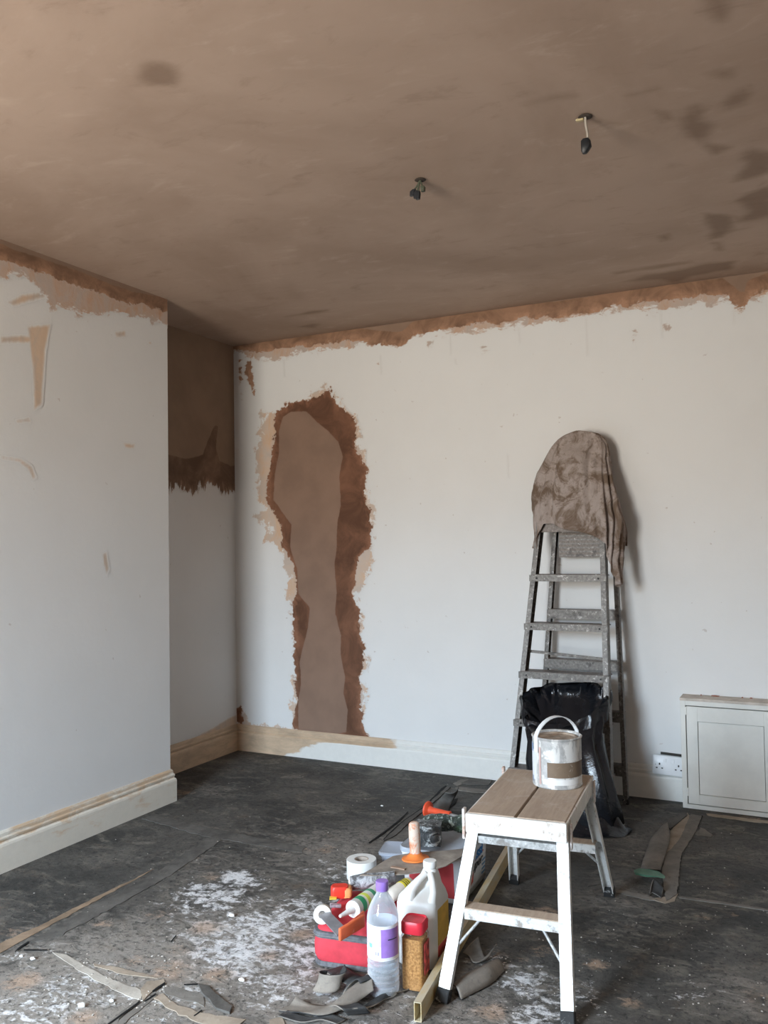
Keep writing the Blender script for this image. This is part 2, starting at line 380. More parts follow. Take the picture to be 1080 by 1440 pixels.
def splat(lst):
    C = [(onz(x, y, 0), r, s) for x, y, r, s in lst]
    def f(P):
        o = np.zeros(len(P))
        for c, r, s in C: o = np.maximum(o, s*np.exp(-(((P[:, 0]-c.x)**2+(P[:, 1]-c.y)**2)/(r*r))))
        return o
    return f
floor = struct(grid_mesh('floor', XR-.1, XE+.1, YREAR-.1, D+.1, .025, lambda u, v: (u, v, 0), {'dust': splat(DUST), 'grey': splat(GREY), 'tanp': splat(TAN)}, MAT['floor']))

# skirting boards
PROF = [(0, 0), (.021, 0), (.021, .098), (.019, .106), (.012, .112), (.015, .120), (.015, .126), (.010, .131), (.009, .143), (.005, .150), (0, .151)]
MAT['skirting_cream'] = m_board('cream_skirting_paint', (.74, .69, .60))
def skirting(name, pts, out, tanf, g=.03, mat='skirting'):
    """sweep PROF along pts (xy); out: outward xy offset dirs per point (mitred)"""
    P = []
    for (a, b), (oa, ob) in zip(zip(pts, pts[1:]), zip(out, out[1:])):
        a = np.array(a); b = np.array(b); n = max(1, int(np.linalg.norm(b-a)/g))
        for i in range(n): P.append((a+(b-a)*i/n, np.array(oa) + (np.array(ob)-np.array(oa))*i/n))
    P.append((np.array(pts[-1]), np.array(out[-1])))
    bm = bmesh.new()
    rings = [[Vector((p[0]+o[0]*q, p[1]+o[1]*q, z)) for q, z in PROF] for p, o in P]
    bm_loft(bm, rings)
    o = finish(name, bm, MAT[mat])
    me = o.data; at = me.attributes.new('tan', 'FLOAT', 'POINT')
    at.data.foreach_set('value', [tanf(v.co) for v in me.vertices]); return struct(o)
def t_back(c):
    if c.x > -1.9: return .0 if c.z < .1 else .06
    lim = -2.62 + (c.z-.05)*2.2 if c.z < .1 else -2.05
    return 1.0 if c.x < lim-.1 else max(0.0, .5+(lim-c.x)*4)
skirting('baseboard_back', [(XR, D), (-.566, D)], [(0, -1), (0, -1)], t_back)
skirting('baseboard_recess', [(XR, YB), (XR, D)], [(1, 0), (1, 0)], lambda c: 1.0 if c.z > .02 else .8)
skirting('baseboard_left', [(XR, YB), (XB, YB), (XB, YBN)], [(0, 1), (1, 1), (1, 0)],
         lambda c: (.52 if c.z > .108 else .42) if c.z > .09 else .16 if c.z > .03 else .34, mat='skirting_cream')
skirting('baseboard_rear_alcove', [(XR, YBN), (XR, YREAR)], [(1, 0), (1, 0)], lambda c: .1)

# plaster coats on the walls (children of the wall they cover)
K7 = lambda pts: wall_poly(crop(pts, 330, 520, 2.5696), 'back')
p_s1 = K7([(345,60),(365,110),(440,185),(440,290),(480,350),(470,430),(500,560),(490,640),(445,690),(430,800),(455,870),(450,930),(470,1010),(465,1060),(455,1110),(460,1200),(465,1290),(490,1340),(400,1330),(250,1320),(210,1280),(225,1180),(215,1060),(220,950),(205,850),(220,820),(215,700),(175,640),(165,560),(120,480),(118,400),(135,300),(145,200),(150,150),(210,120),(290,105),(320,85)])
p_s2 = K7([(205,150),(260,150),(300,190),(340,220),(375,260),(392,310),(380,380),(385,490),(372,560),(370,640),(362,710),(370,800),(365,880),(385,960),(385,1030),(400,1110),(395,1170),(410,1230),(405,1310),(300,1330),(230,1300),(230,1200),(240,1130),(235,1050),(265,930),(272,860),(230,810),(225,720),(200,640),(205,560),(140,470),(145,380),(160,300),(160,220),(175,170)])
p_s0 = K7([(330,50),(370,100),(450,180),(455,270),(485,350),(475,420),(510,490),(510,560),(495,610),(505,690),(480,740),(450,820),(460,900),(470,990),(480,1060),(460,1120),(480,1150),(465,1290),(500,1340),(215,1330),(200,1250),(215,1100),(215,950),(200,850),(180,800),(195,760),(160,640),(100,615),(130,580),(65,530),(110,500),(80,450),(75,300),(100,150),(140,160),(210,120),(270,100)])
def bbox(p, m=.05):
    a = np.array(p); return a[:, 0].min()-m, a[:, 0].max()+m, a[:, 1].min()-m, a[:, 1].max()+m
NEG = lambda P: np.full(len(P), -1.0)
def un(polys):
    def f(P):
        r = np.full(len(P), -1.0)
        for p in polys: r = np.maximum(r, sdf(P, p))
        return r
    return f
b = bbox(p_s0)
lab(grid_mesh('plaster_patch', b[0], b[1], .13, b[3], .012, lambda u, v: (u, D-.0022, v),
          {'s0': lambda P: sdf(P, p_s0), 's1': lambda P: sdf(P, p_s1), 's2': lambda P: sdf(P, p_s2)}, MAT['plaster_patch'], wb_, ('s0', 's1')),
    'tall brown plaster repair with darker damp edges')
TOPC = [(1200, 330), (330, 440)]
low0 = crop([(30,275),(100,300),(180,310),(260,285),(350,270),(450,262),(540,245),(600,235),(680,248),(740,215),(830,195),(900,200),(1000,195),(1080,175)], 320, 400, 2.842) + \
       crop([(80,280),(200,270),(350,240),(480,220),(580,215),(640,225),(760,205),(880,190),(940,180),(960,215),(985,240),(1000,185),(1080,165),(1300,140)], 700, 360, 2.842)
low1 = crop([(30,262),(120,275),(200,258),(340,245),(480,225),(640,243),(700,245),(740,205),(850,185),(1000,155),(1080,160)], 320, 400, 2.842) + \
       crop([(100,250),(220,245),(400,220),(480,200),(680,178),(900,155),(960,200),(985,220),(1000,165),(1080,135),(1300,112)], 700, 360, 2.842)
def band(pts, plane, top=H+.3):
    w = wall_poly(pts, plane); return [(w[0][0]-.6, w[0][1])] + w + [(w[-1][0]+.6, w[-1][1]), (w[-1][0]+.6, top), (w[0][0]-.6, top)]
pb0, pb1 = band(low0, 'back'), band(low1, 'back')
drips = [wall_poly(q, 'back') for q in ([(335,505),(340,505),(341,530),(336,545)], [(346,508),(354,506),(357,540),(361,558),(358,560),(351,540),(345,525)], [(336,555),(338,555),(338,562),(336,562)],
         [(601,478),(606,474),(604,490),(600,490)], [(458,545),(466,541),(465,556),(456,558)], [(434,556),(439,548),(440,556),(436,560)], [(888,470),(894,465),(892,484),(889,484)], [(676,488),(684,486),(690,492),(682,498)], [(928,450),(940,452),(938,468),(930,468)],[(566,680),(570,690),(567,704),(564,696)],[(532,508),(536,520),(535,527),(532,518)])]
fl1 = lambda P: np.maximum(sdf(P, pb1), un(drips[:3])(P)-.004)
lab(grid_mesh('plaster_band', XR, XE, 1.75, H, .015, lambda u, v: (u, D-.0016, v),
          {'s0': lambda P: np.maximum(sdf(P, pb0), un(drips)(P)-.003), 's1': fl1, 's2': lambda P: sdf(P, [(p[0], p[1]+.075) for p in pb1])}, MAT['plaster_band'], wb_, ('s0', 's1')),
    'ragged brown plaster band under the ceiling')
K6 = lambda pts: crop(pts, 0, 310, 4.154)
l0 = K6([(-400,250),(0,320),(100,340),(190,360),(245,400),(280,500),(310,530),(430,540),(560,570),(640,560),(720,540),(830,580),(920,600),(975,630)])
l1 = K6([(-400,130),(0,225),(90,265),(220,305),(300,330),(400,360),(560,420),(650,455),(760,490),(870,510),(975,530)])
lb0, lb1 = band(l0, 'left'), band(l1, 'left')
sm = [wall_poly(q, 'left') for q in ([(37,458),(72,455),(64,495),(60,570),(47,578),(45,520)], [(8,425),(30,413),(60,410),(75,414),(60,420),(20,432)], [(0,472),(30,470),(62,476),(60,483),(0,484)],
      [(0,640),(28,644),(45,655),(52,672),(46,676),(38,660),(25,650),(0,646)], [(160,466),(176,464),(178,474),(164,476)], [(208,480),(214,480),(213,485),(208,484)], [(143,778),(150,776),(154,800),(150,812),(146,800)], [(172,622),(190,624),(188,632),(176,630)], [(20,590),(40,586),(44,594),(24,596)])]
lab(grid_mesh('plaster_band', YBN, YB, 1.6, H, .013, lambda u, v: (XB+.0016, u, v),
          {'s0': lambda P: sdf(P, lb0), 's1': lambda P: sdf(P, lb1), 's2': lambda P: sdf(P, [(p[0], p[1]+.06) for p in lb1])}, MAT['plaster_band'], wlf, ('s0', 's1')),
    'ragged brown plaster band under the ceiling')
lab(grid_mesh('plaster_smear', YBN, YB, 1.0, 2.3, .008, lambda u, v: (XB+.0012, u, v),
          {'s0': lambda P: un(sm)(P), 's1': NEG, 's2': NEG}, MAT['plaster_smear'], wlf, ('s0',)), 'pale plaster smears on white paint')
MK = [(729,462,731,482),(824,447,826,500),(929,438,931,475),(399,506,400,530),(633,470,634,498),(714,640,715,672),(535,500,536,526),(640,505,641,512),(1031,425,1032,455)]
mk = [wall_poly([(a-.4, b_), (a+.9, b_), (c+.9, d_), (c-.4, d_)], 'back') for a, b_, c, d_ in MK]
for i, m_ in enumerate(mk):
    bb_ = bbox(m_, .006); k_ = grid_mesh('wall_crack', bb_[0], bb_[1], bb_[2], bb_[3], .003, lambda u, v: (u, D-.0012, v), {'s0': lambda P, m_=m_: sdf(P, m_)+.0012, 's1': NEG, 's2': NEG}, MAT['wall_mark'], wb_, ('s0',), .004)
r0p = wall_poly([(200,380),(329,380),(340,697),(322,692),(312,690),(300,684),(290,678),(272,692),(262,692),(255,684),(238,686),(200,686)], 'recess')
r2p = wall_poly([(200,380),(345,380),(345,652),(325,656),(308,648),(303,630),(306,600),(302,598),(292,620),(285,640),(262,646),(238,640),(200,640)], 'recess')
lab(grid_mesh('plaster_patch', 3.0, D, 1.3, H, .012, lambda u, v: (XR+.0016, u, v),
          {'s0': lambda P: sdf(P, r0p), 's1': lambda P: sdf(P, r0p), 's2': lambda P: sdf(P, r2p)}, MAT['plaster_recess'], wrc, ('s0',)),
    'dull brown plaster over the upper alcove')
c0 = wall_poly([(333,1060),(333,1000),(340,992),(343,1002),(352,1012),(375,1019),(412,1024),(412,1060)], 'back')
c1 = wall_poly([(331,1010),(334,996),(340,992),(341,1010),(338,1020)], 'back')
grid_mesh('plaster_smear', XR, -2.6, .1, .4, .01, lambda u, v: (u, D-.0014, v), {'s0': lambda P: sdf(P, c0), 's1': lambda P: sdf(P, c1), 's2': NEG}, MAT['plaster_patch'], wb_, ('s0', 's1'))
c2 = wall_poly([(240,1062),(265,1040),(300,1022),(322,1008),(333,1004),(336,1060),(240,1080)], 'recess')
grid_mesh('plaster_smear', YB, D, .1, .4, .01, lambda u, v: (XR+.0014, u, v), {'s0': lambda P: sdf(P, c2), 's1': NEG, 's2': NEG}, MAT['plaster_smear'], wrc, ('s0',))

# ------------------------------------------------------------------ object materials
def m_alu(name, base=(.42, .42, .41), paint=(.78, .77, .74), dark=(.07, .065, .06), amt=.5):
    t = NT(name); v = t.obj()
    n1 = t.noise(v, 38, 8, .72, .5); n2 = t.noise(t.scale(v, (1, 1, 1)), 90, 5, .65); n3 = t.noise(v, 17, 6, .7)
    c = t.mix(t.ramp(n2, .35, .65), tuple(x*.7 for x in base), tuple(x*1.2 for x in base))
    c = t.mix(t.ramp(n1, .60-amt*.22, .66-amt*.22, 0, .85), c, paint)
    c = t.mix(t.ramp(n3, .56, .66, 0, .75), c, dark)
    c = t.mix(t.ramp(n2, .66, .70, 0, .7), c, (.85, .84, .81))
    return t.done(t.bsdf(c, .5, .25, t.bump(n1, .25, .002), .4))
MAT['ladder'] = m_alu('paint_flecked_aluminium', (.17, .158, .145), (.46, .44, .415), (.035, .03, .026), .12)
MAT['tread'] = m_alu('paint_caked_tread', (.15, .125, .11), (.36, .33, .30), (.06, .05, .045), .05)
MAT['hop_metal'] = m_alu('white_splashed_aluminium', (.60, .60, .59), (.82, .81, .78), (.25, .2, .16), 1.0)
MAT['bare_metal'] = m_alu('bare_aluminium', (.46, .46, .45), (.6, .6, .58), (.2, .18, .16), .2)
MAT['rubber'] = plain('black_rubber', (.03, .03, .03), .7, dirt=(.4, .39, .37), dirt_amt=.45, dsc=40)
def m_wood():
    t = NT('dusty_plank_wood'); v = t.obj()
    g = t.noise(t.scale(v, (14, 1.2, 14)), 6, 7, .65, .5); n = t.noise(v, 12, 7, .7, .3); n2 = t.noise(v, 48, 6, .7)
    c = t.mix(t.ramp(g, .3, .7), (.40, .305, .23), (.49, .385, .295))
    c = t.mix(t.ramp(n, .50, .72, 0, .75), c, (.56, .48, .41))
    c = t.mix(t.ramp(n2, .60, .72, 0, .55), c, (.30, .20, .135))
    return t.done(t.bsdf(c, .75, 0, t.bump(g, .3, .003), .2))
MAT['plank'] = m_wood()
MAT['white_edge'] = plain('white_painted_edge', (.80, .78, .73), .6, var=.05, dirt=(.36, .23, .15), dirt_amt=.48, dsc=28, bump=.2)
MAT['rust'] = plain('rusty_hinge', (.55, .36, .28), .7, var=.2, sc=40, dirt=(.75, .70, .66), dirt_amt=.7, dsc=30)
MAT['steel'] = plain('steel_wire', (.45, .45, .45), .35, .8, var=.1, sc=60)

# ------------------------------------------------------------------ hop-up
hp = tag(empty('hop_up', (-.788, 2.562, 0), math.radians(5.0)), 'low folding hop-up platform with two wooden planks and white-splashed metal legs', 'work platform')
TW, TL, TZ = .278, .49, .447
for sx in (-1, 1):
    box('plank', (sx*(TW/4+.001), 0, TZ-.010), (TW/2-.006, TL, .020), MAT['plank'], hp, .002)
for sy in (-1, 1):
    box('end_rail', (0, sy*(TL/2+.004), TZ-.028), (TW+.006, .012, .052), MAT['white_edge'], hp, .002)
    box('cross_bar', (0, sy*(TL/2-.016), TZ-.076), (TW-.022, .022, .02), MAT['bare_metal'], hp, .001)
for sx in (-1, 1):
    box('side_rail', (sx*(TW/2), 0, TZ-.028), (.008, TL-.004, .05), MAT['white_edge'], hp, .002)
for sy in (-1, 1):
    tops = {}; 
    for sx in (-1, 1):
        a = Vector((sx*.126, sy*(TL/2-.012), TZ-.05)); f = Vector((sx*.163, sy*.418, .02))
        bm = bmesh.new()
        bm_beam(bm, a, f, .032, .004, (0, sy, .35))                       # channel web
        off = Vector((0, -sy*.012, 0))
        for q in (-1, 1):
            o_ = Vector((q*.0145, 0, 0)); bm_beam(bm, a+o_+off, f+o_+off, .003, .024, (0, sy, .35))
        lg = finish('leg', bm, MAT['hop_metal'], hp)
        ft = f + (f-a).normalized()*.006
        bm = bmesh.new(); bm_beam(bm, ft+off*.6-(f-a).normalized()*.016, ft+off*.6+Vector((sx*.002, sy*.006, -.017)), .036, .032, (0, sy, .35))
        finish('foot', bm, MAT['rubber'], lg, bevel=.003)
        tops[sx] = (a, f)
        k = .50; p = a.lerp(f, k); s0_ = p + Vector((-sx*.02, -sy*.012, 0))
        q2 = a.lerp(f, .73); brace_a = Vector((sx*.075, p.y-sy*.012, p.z-.012)); 
        tube('brace', [brace_a, q2+Vector((-sx*.012, -sy*.008, 0))], .0042, MAT['bare_metal'], hp, 8)
        # hinge bracket on the outside of the leg top
        if sx == -1: box('hinge_plate', (sx*(TW/2+.012), sy*(TL/2-.01), TZ-.035), (.008, .022, .085), MAT['rust'], hp, .002)
        else: box('hinge_plate', (sx*(TW/2+.010), sy*(TL/2-.022), TZ-.045), (.005, .02, .07), MAT['rust'], hp, .002)
    pl_ = tops[-1][0].lerp(tops[-1][1], .5); pr_ = tops[1][0].lerp(tops[1][1], .5)
    bm = bmesh.new(); yc = pl_.y - sy*.022
    bm_box(bm, (0, yc, pl_.z), (pr_.x-pl_.x-.01, .05, .004)); bm_box(bm, (0, yc+sy*.024, pl_.z-.012), (pr_.x-pl_.x-.01, .003, .026)); bm_box(bm, (0, yc-sy*.024, pl_.z-.012), (pr_.x-pl_.x-.01, .003, .026))
    st = finish('step_bar', bm, MAT['hop_metal'], hp)
    box('step_tread', (0, yc, pl_.z+.003), (pr_.x-pl_.x-.014, .044, .003), MAT['plank'], st)

# ------------------------------------------------------------------ paint tin
def m_tin():
    t = NT('paint_splashed_tin'); v = t.obj(); z = t.n('ShaderNodeSeparateXYZ', {0: v}).outputs['Z']
    n = t.noise(t.scale(v, (1, 1, .5)), 28, 8, .7, .6); n2 = t.noise(v, 60, 6, .7)
    c = t.mix(t.ramp(n2, .3, .7), (.36, .36, .35), (.50, .49, .48))
    c = t.mix(t.ramp(n, .47, .56, 0, .85), c, (.76, .75, .72))
    c = t.mix(t.ramp(n2, .66, .72, 0, .6), c, (.36, .33, .30))
    return t.done(t.bsdf(c, .42, .1, t.bump(n, .25, .002), .4))
MAT['tin'] = m_tin()
MAT['tin_rim'] = plain('tin_rim', (.62, .61, .58), .35, .4, dirt=(.80, .79, .76), dirt_amt=.6, dsc=30)
def m_label(name, base, dirt=(.78, .77, .73), amt=.35, sc=40):
    return plain(name, base, .5, var=.06, dirt=dirt, dirt_amt=amt, dsc=sc)
cp = onz(783, 1101, TZ); tin = tag(empty('paint_tin', (cp.x+.004, cp.y-.005, TZ), math.radians(0)), 'round metal paint tin with white strap handle standing on the hop-up', 'paint tin')
TR, TH = .0765, .152
lathe('body', [(TR-.004, 0), (TR, .001), (TR+.001, .004), (TR-.001, .008), (TR-.001, TH-.006), (TR+.0015, TH-.003), (TR+.002, TH), (TR-.001, TH+.002), (TR-.006, TH), (TR-.008, TH-.010), (TR-.010, TH-.012)], MAT['tin'], tin, 48)
lathe('lid', [(0.001, TH-.008), (TR-.022, TH-.008), (TR-.018, TH-.004), (TR-.011, TH-.004), (TR-.009, TH-.008)], plain('plaster_crusted_lid', (.45, .36, .28), .7, var=.2, sc=30, dirt=(.7, .68, .64), dirt_amt=.4), tin, 40, cap0=False, cap1=False)
def arc_patch(name, r, a0, a1, z0, z1, mat, parent, n=14, th=.0012):
    bm = bmesh.new(); A = [a0+(a1-a0)*i/n for i in range(n+1)]
    rings = [[Vector((q*math.cos(a), q*math.sin(a), z)) for q, z in ((r, z0), (r+th, z0), (r+th, z1), (r, z1))] for a in A]
    bm_loft(bm, rings); return finish(name, bm, mat, parent, True, angle=.5)
rd = math.radians
arc_patch('label', TR-.001, rd(-98), rd(4), .036, .082, m_label('brown_label', (.20, .145, .10), (.52, .46, .40), .42, 30), tin)
arc_patch('label', TR-.001, rd(-166), rd(-132), .020, .112, m_label('white_label', (.72, .74, .78)), tin)
arc_patch('label', TR-.0004, rd(-168), rd(-146), .106, .130, m_label('blue_label', (.22, .30, .46), amt=.45), tin)
arc_patch('label', TR-.0004, rd(-160), rd(-145), .012, .030, m_label('slate_label', (.30, .34, .42), amt=.45), tin)
arc_patch('label', TR-.0006, rd(-120), rd(-115), .012, .125, m_label('pink_stripe', (.62, .42, .38)), tin)
arc_patch('label', TR-.001, rd(-110), rd(0), .014, .031, m_label('white_band', (.80, .79, .77), (.5, .47, .44), .3), tin)
# strap handle
pts = []; bm = bmesh.new(); rings = []
ax = Vector((math.cos(rd(-128)), math.sin(rd(-128)), 0)); bx_ = -ax
for i in range(19):
    u = i/18; a = PI*(1-u); hx = math.cos(a)*(-1); 
    r_ = (TR+.002)*(1 if abs(hx) > .86 else abs(hx)/.86)
    d_ = ax if hx < 0 else bx_
    base = d_*(r_); zz = TH-.045 + (.045+.058)*min(1, math.sin(a)*1.0)
    rings.append((base, zz))
P = [Vector((b_.x, b_.y, z_)) for b_, z_ in rings]
wv = Vector((-ax.y, ax.x, 0))*.009
R4 = []
for i, p in enumerate(P):
    t_ = (P[min(i+1, 18)]-P[max(i-1, 0)]).normalized(); nn = t_.cross(wv).normalized()*.0012
    R4.append([p-wv-nn, p+wv-nn, p+wv+nn, p-wv+nn])
bm_loft(bm, R4); finish('handle', bm, plain('white_plastic_strap', (.76, .77, .78), .4, var=.05, dirt=(.5, .47, .44), dirt_amt=.35, dsc=40), tin, True, angle=.8)

# ------------------------------------------------------------------ step ladder
FY = lambda z: 3.78 + .17*z
RY = lambda z: 4.03 + .075*z
XLf = lambda z: -1.297 + .085*z
XRf = lambda z: -.818 - .040*z
lad = tag(empty('step_ladder', (-1.05, 3.9, 0)), 'paint-spattered aluminium step ladder leaning by the white back wall', 'ladder')
O = Vector((-1.05, 3.9, 0))
L = lambda x, y, z: Vector((x, y, z)) - O
def channel(name, a, b, inward, mat, parent, depth=.055, width=.022):
    bm = bmesh.new(); t_ = (b-a).normalized(); y = Vector((0, 1, 0)); y = (y - t_*y.dot(t_)).normalized()
    bm_beam(bm, a, b, .003, depth, y)
    for q in (-1, 1): bm_beam(bm, a+y*(q*depth/2)+Vector((inward*width/2, 0, 0)), b+y*(q*depth/2)+Vector((inward*width/2, 0, 0)), width, .003, y)
    return finish(name, bm, mat, parent)
ZT = 1.30
for sgn, X in ((1, XLf), (-1, XRf)):
    st = channel('front_stile', L(X(.012), FY(.012)+.028, .012), L(X(ZT+.05), FY(ZT+.05)+.028, ZT+.05), sgn, MAT['ladder'], lad)
    box('foot', tuple(L(X(0)+sgn*.01, FY(0)+.028, .012)), (.032, .066, .024), MAT['rubber'], st, .003)
for z in (.17, .385, .60, .82, 1.045):
    w = XRf(z)-XLf(z); xc = (XRf(z)+XLf(z))/2
    bm = bmesh.new(); yf = FY(z)
    bm_box(bm, tuple(L(xc, yf+.034, z)), (w+.006, .085, .004)); bm_box(bm, tuple(L(xc, yf-.009, z-.013)), (w+.012, .003, .030)); bm_box(bm, tuple(L(xc, yf+.076, z-.012)), (w-.006, .003, .026))
    s_ = finish('step', bm, MAT['ladder'], lad)
    box('tread_face', tuple(L(xc, yf+.034, z+.003)), (w-.002, .078, .003), MAT['tread'], s_)
    for sx in (-1, 1):
        tube('rivet', [L(xc+sx*(w/2-.03), yf-.0135, z-.013), L(xc+sx*(w/2-.03), yf-.0095, z-.013)], .0045, MAT['rubber'], s_, 8)
# top platform / cap
bm = bmesh.new(); z = 1.285; w = XRf(z)-XLf(z)-.03; xc = (XRf(z)+XLf(z))/2
bm_box(bm, tuple(L(xc, FY(z)+.06, z)), (w, .11, .004)); bm_box(bm, tuple(L(xc, FY(z)+.002, z-.0)), (w, .003, .075))
finish('top_cap', bm, MAT['tread'], lad)
# hand hoop
hp_pts = []
for X, sg in ((XLf, 1), (XRf, -1)):
    pass
zl = [1.30, 1.40, 1.50, 1.58, 1.64]
pl_ = [L(XLf(z)+.012+(z-1.3)*.07, FY(z)+.03, z) for z in zl]; pr_ = [L(XRf(z)-.012-(z-1.3)*.05, FY(z)+.03, z) for z in zl]
xa, xb = XLf(1.64)+.036, XRf(1.64)-.029; cx = (xa+xb)/2; rr = (xb-xa)/2
arc = [L(cx - rr*math.copysign(abs(math.cos(a))**.75, math.cos(a)), FY(1.66)+.03, 1.64+.055*math.sin(a)**.8) for a in [PI*i/14 for i in range(1, 14)]]
tube('hand_hoop', pl_+arc+pr_[::-1], .011, MAT['ladder'], lad, 10)
# rear frame
XLr = lambda z: -1.232 + .070*z
XRr = lambda z: -.800 - .036*z
for sgn, X in ((1, XLr), (-1, XRr)):
    st = channel('rear_stile', L(X(.012), RY(.012)+.018, .012), L(X(1.34), RY(1.34)+.018, 1.34), sgn, MAT['ladder'], lad, .036, .018)
    box('foot', tuple(L(X(0)+sgn*.008, RY(0)+.018, .012)), (.028, .046, .024), MAT['rubber'], st, .003)
for z in (.165, .405, .635, .872):
    w = XRr(z)-XLr(z); xc = (XRr(z)+XLr(z))/2; yf = RY(z)
    bm = bmesh.new(); bm_box(bm, tuple(L(xc, yf+.02, z)), (w, .062, .004)); bm_box(bm, tuple(L(xc, yf-.010, z-.02)), (w, .003, .042))
    s_ = finish('rear_step', bm, MAT['ladder'], lad)
    box('tread_face', tuple(L(xc, yf+.022, z+.003)), (w-.004, .055, .003), MAT['tread'], s_)
# thin tie bar, ribbed folded platform, dangling strap
beam('tie_bar', L(XLf(.69), FY(.69)+.05, .69), L(XRf(.665), FY(.665)+.05, .665), .012, .012, MAT['ladder'], lad)
zc = 1.20; w = XRr(zc)-XLr(zc)-.045; xc = (XRr(zc)+XLr(zc))/2
pf = box('platform', tuple(L(xc+.012, RY(zc)-.004, zc)), (w, .006, .15), MAT['tread'], lad)
for i in range(8): box('rib', tuple(L(xc+.012, RY(zc)-.009, zc-.066+i*.019)), (w-.004, .005, .007), MAT['ladder'], pf)
S0 = [L(-1.205, 3.90, .375), L(-1.203, 3.895, .32), L(-1.198, 3.89, .27), L(-1.185, 3.885, .235), L(-1.172, 3.88, .222)]
bm = bmesh.new(); bm_loft(bm, [[p+Vector((sx*.012*(1-.12*i), sy*.003, 0)) for sx, sy in ((-1,-1),(1,-1),(1,1),(-1,1))] for i, p in enumerate(S0)])
finish('strap', bm, MAT['bare_metal'], lad)

# ------------------------------------------------------------------ dust sheet over the ladder top
def m_cloth():
    t = NT('soiled_dust_sheet'); v = t.obj()
    n1 = t.noise(t.scale(v, (1, 1, .8)), 8.5, 8, .7, .9); n2 = t.noise(v, 30, 7, .7, .4); n3 = t.noise(v, 260, 3, .5)
    c = t.mix(t.ramp(n2, .3, .7), (.33, .275, .245), (.42, .36, .33))
    c = t.mix(t.ramp(n1, .44, .60, 0, .9), c, (.135, .09, .06))
    c = t.mix(t.ramp(n2, .52, .66, 0, .75), c, (.14, .095, .065))
    return t.done(t.bsdf(c, .9, 0, t.bump(t.math('ADD', n2, t.math('MULTIPLY', n3, .3)), .35, .004), .1))
MAT['cloth'] = m_cloth()
YC = 4.03
edL = [(604,806),(606,796),(609,787),(615,779),(625,771),(640,765),(670,759),(700,755),(740,752),(770,751),(830,749)]
edR = [(604,812),(606,826),(609,836),(615,844),(625,850),(640,854),(670,859),(700,863),(740,868),(770,871),(830,872)]
def interp(tab, y): return float(np.interp(y, [a for a, _ in tab], [b_ for _, b_ in tab]))
def cloth_bottom(a):
    # a: 0 = right side, -pi/2 = front, pi = left, pi/2 = back ; bottom as image row -> height
    tab = [(-PI, 768), (-2.7, 772), (-2.45, 752), (-2.2, 736), (-1.9, 736), (-1.5, 748), (-1.1, 757), (-.85, 768), (-.6, 796), (-.35, 818), (-.1, 824), (.15, 806), (.5, 770), (1.0, 740), (2.4, 740), (PI, 768)]
    return interp(tab, a)
NA, NR = 120, 60
rings = []
for j in range(NR+1):
    t_ = j/NR; ring = []
    for k in range(NA):
        a = -PI + 2*PI*k/NA
        row = 604 + (cloth_bottom(a)-604)*(t_**1.35 if t_ < 1 else 1)
        pl_ = ony(interp(edL, row), row, YC); pr_ = ony(interp(edR, row), row, YC)
        cx = (pl_.x+pr_.x)/2; hw = (pr_.x-pl_.x)/2; z = (pl_.z+pr_.z)/2
        ca, sa = math.cos(a), math.sin(a)
        x = cx + hw*math.copysign(abs(ca)**.62, ca)
        dep = .020 + .052*min(1, t_*2.2)
        yb = FY(min(z, 1.66)) + .032
        y = yb + dep*math.copysign(abs(sa)**.7, sa)*(1.0 if sa < 0 else .62)
        # folds
        wr = min(1, max(0, (t_-.12)*1.6)); right = max(0, ca)
        f = .006*math.sin(9*a+1.3+3*t_) + .017*right*wr*math.sin(21*a+2*t_) + .004*math.sin(5*a-6*t_) + .006*wr*math.sin(15*a+4*math.sin(3*t_)+1)
        nz = mnoise.fractal(Vector((x*9, y*9, z*6)), 1.0, 2.0, 4)*.017
        # pleat line down the left front, diagonal crease from the crown
        f -= .010*math.exp(-((a+2.02)/.07)**2)*min(1, max(0, (t_-.35)*4))
        cr = a+1.35-.55*math.sin(t_*7)*.5
        f -= .008*math.exp(-(cr/.12)**2)*math.exp(-((t_-.35)/.2)**2)
        # bulge at the left
        bl = math.exp(-((abs(a)-PI)/.42)**2)*math.exp(-((row-678)/26)**2)
        x -= bl*.036; y += bl*.01
        nrm = Vector((ca, sa*.9, 0))
        p = Vector((x, y, z)) + nrm*(f+nz)*(.3+.7*min(1, t_*3))
        p.y = min(p.y, D-.012)
        ring.append(p)
    rings.append(ring)
bm = bmesh.new(); R_ = bm_loft(bm, rings, cap0=True, cap1=False)
cl = finish('dust_sheet', bm, MAT['cloth'], None, True, angle=3.1)
tag(cl, 'brown-stained pale dust sheet draped over the top of the step ladder', 'dust sheet')
sm_ = cl.modifiers.new('thickness', 'SOLIDIFY'); sm_.thickness = .0025; sm_.offset = -1
# loose corner flap hanging at the right, part of the sheet
bm = bmesh.new(); rows = []
for j in range(15):
    u = j/14; yy = 676+u*90; xa = 860+u*8-2*math.sin(u*3); xb = 862+min(1, u*1.3)*20
    pa = ony(xa, yy, 4.085); pb = ony(xb, yy+2, 4.11); row = []
    for i in range(9):
        s_ = i/8; p = pa.lerp(pb, s_); p.y += .012*math.sin(s_*7+u*2)*u; row.append(p)
    rows.append(row)
bm_loft(bm, rows, False, False, close=False)
fl = finish('hanging_corner', bm, MAT['cloth'], cl, True, angle=3.1)
sm_ = fl.modifiers.new('thickness', 'SOLIDIFY'); sm_.thickness = .004

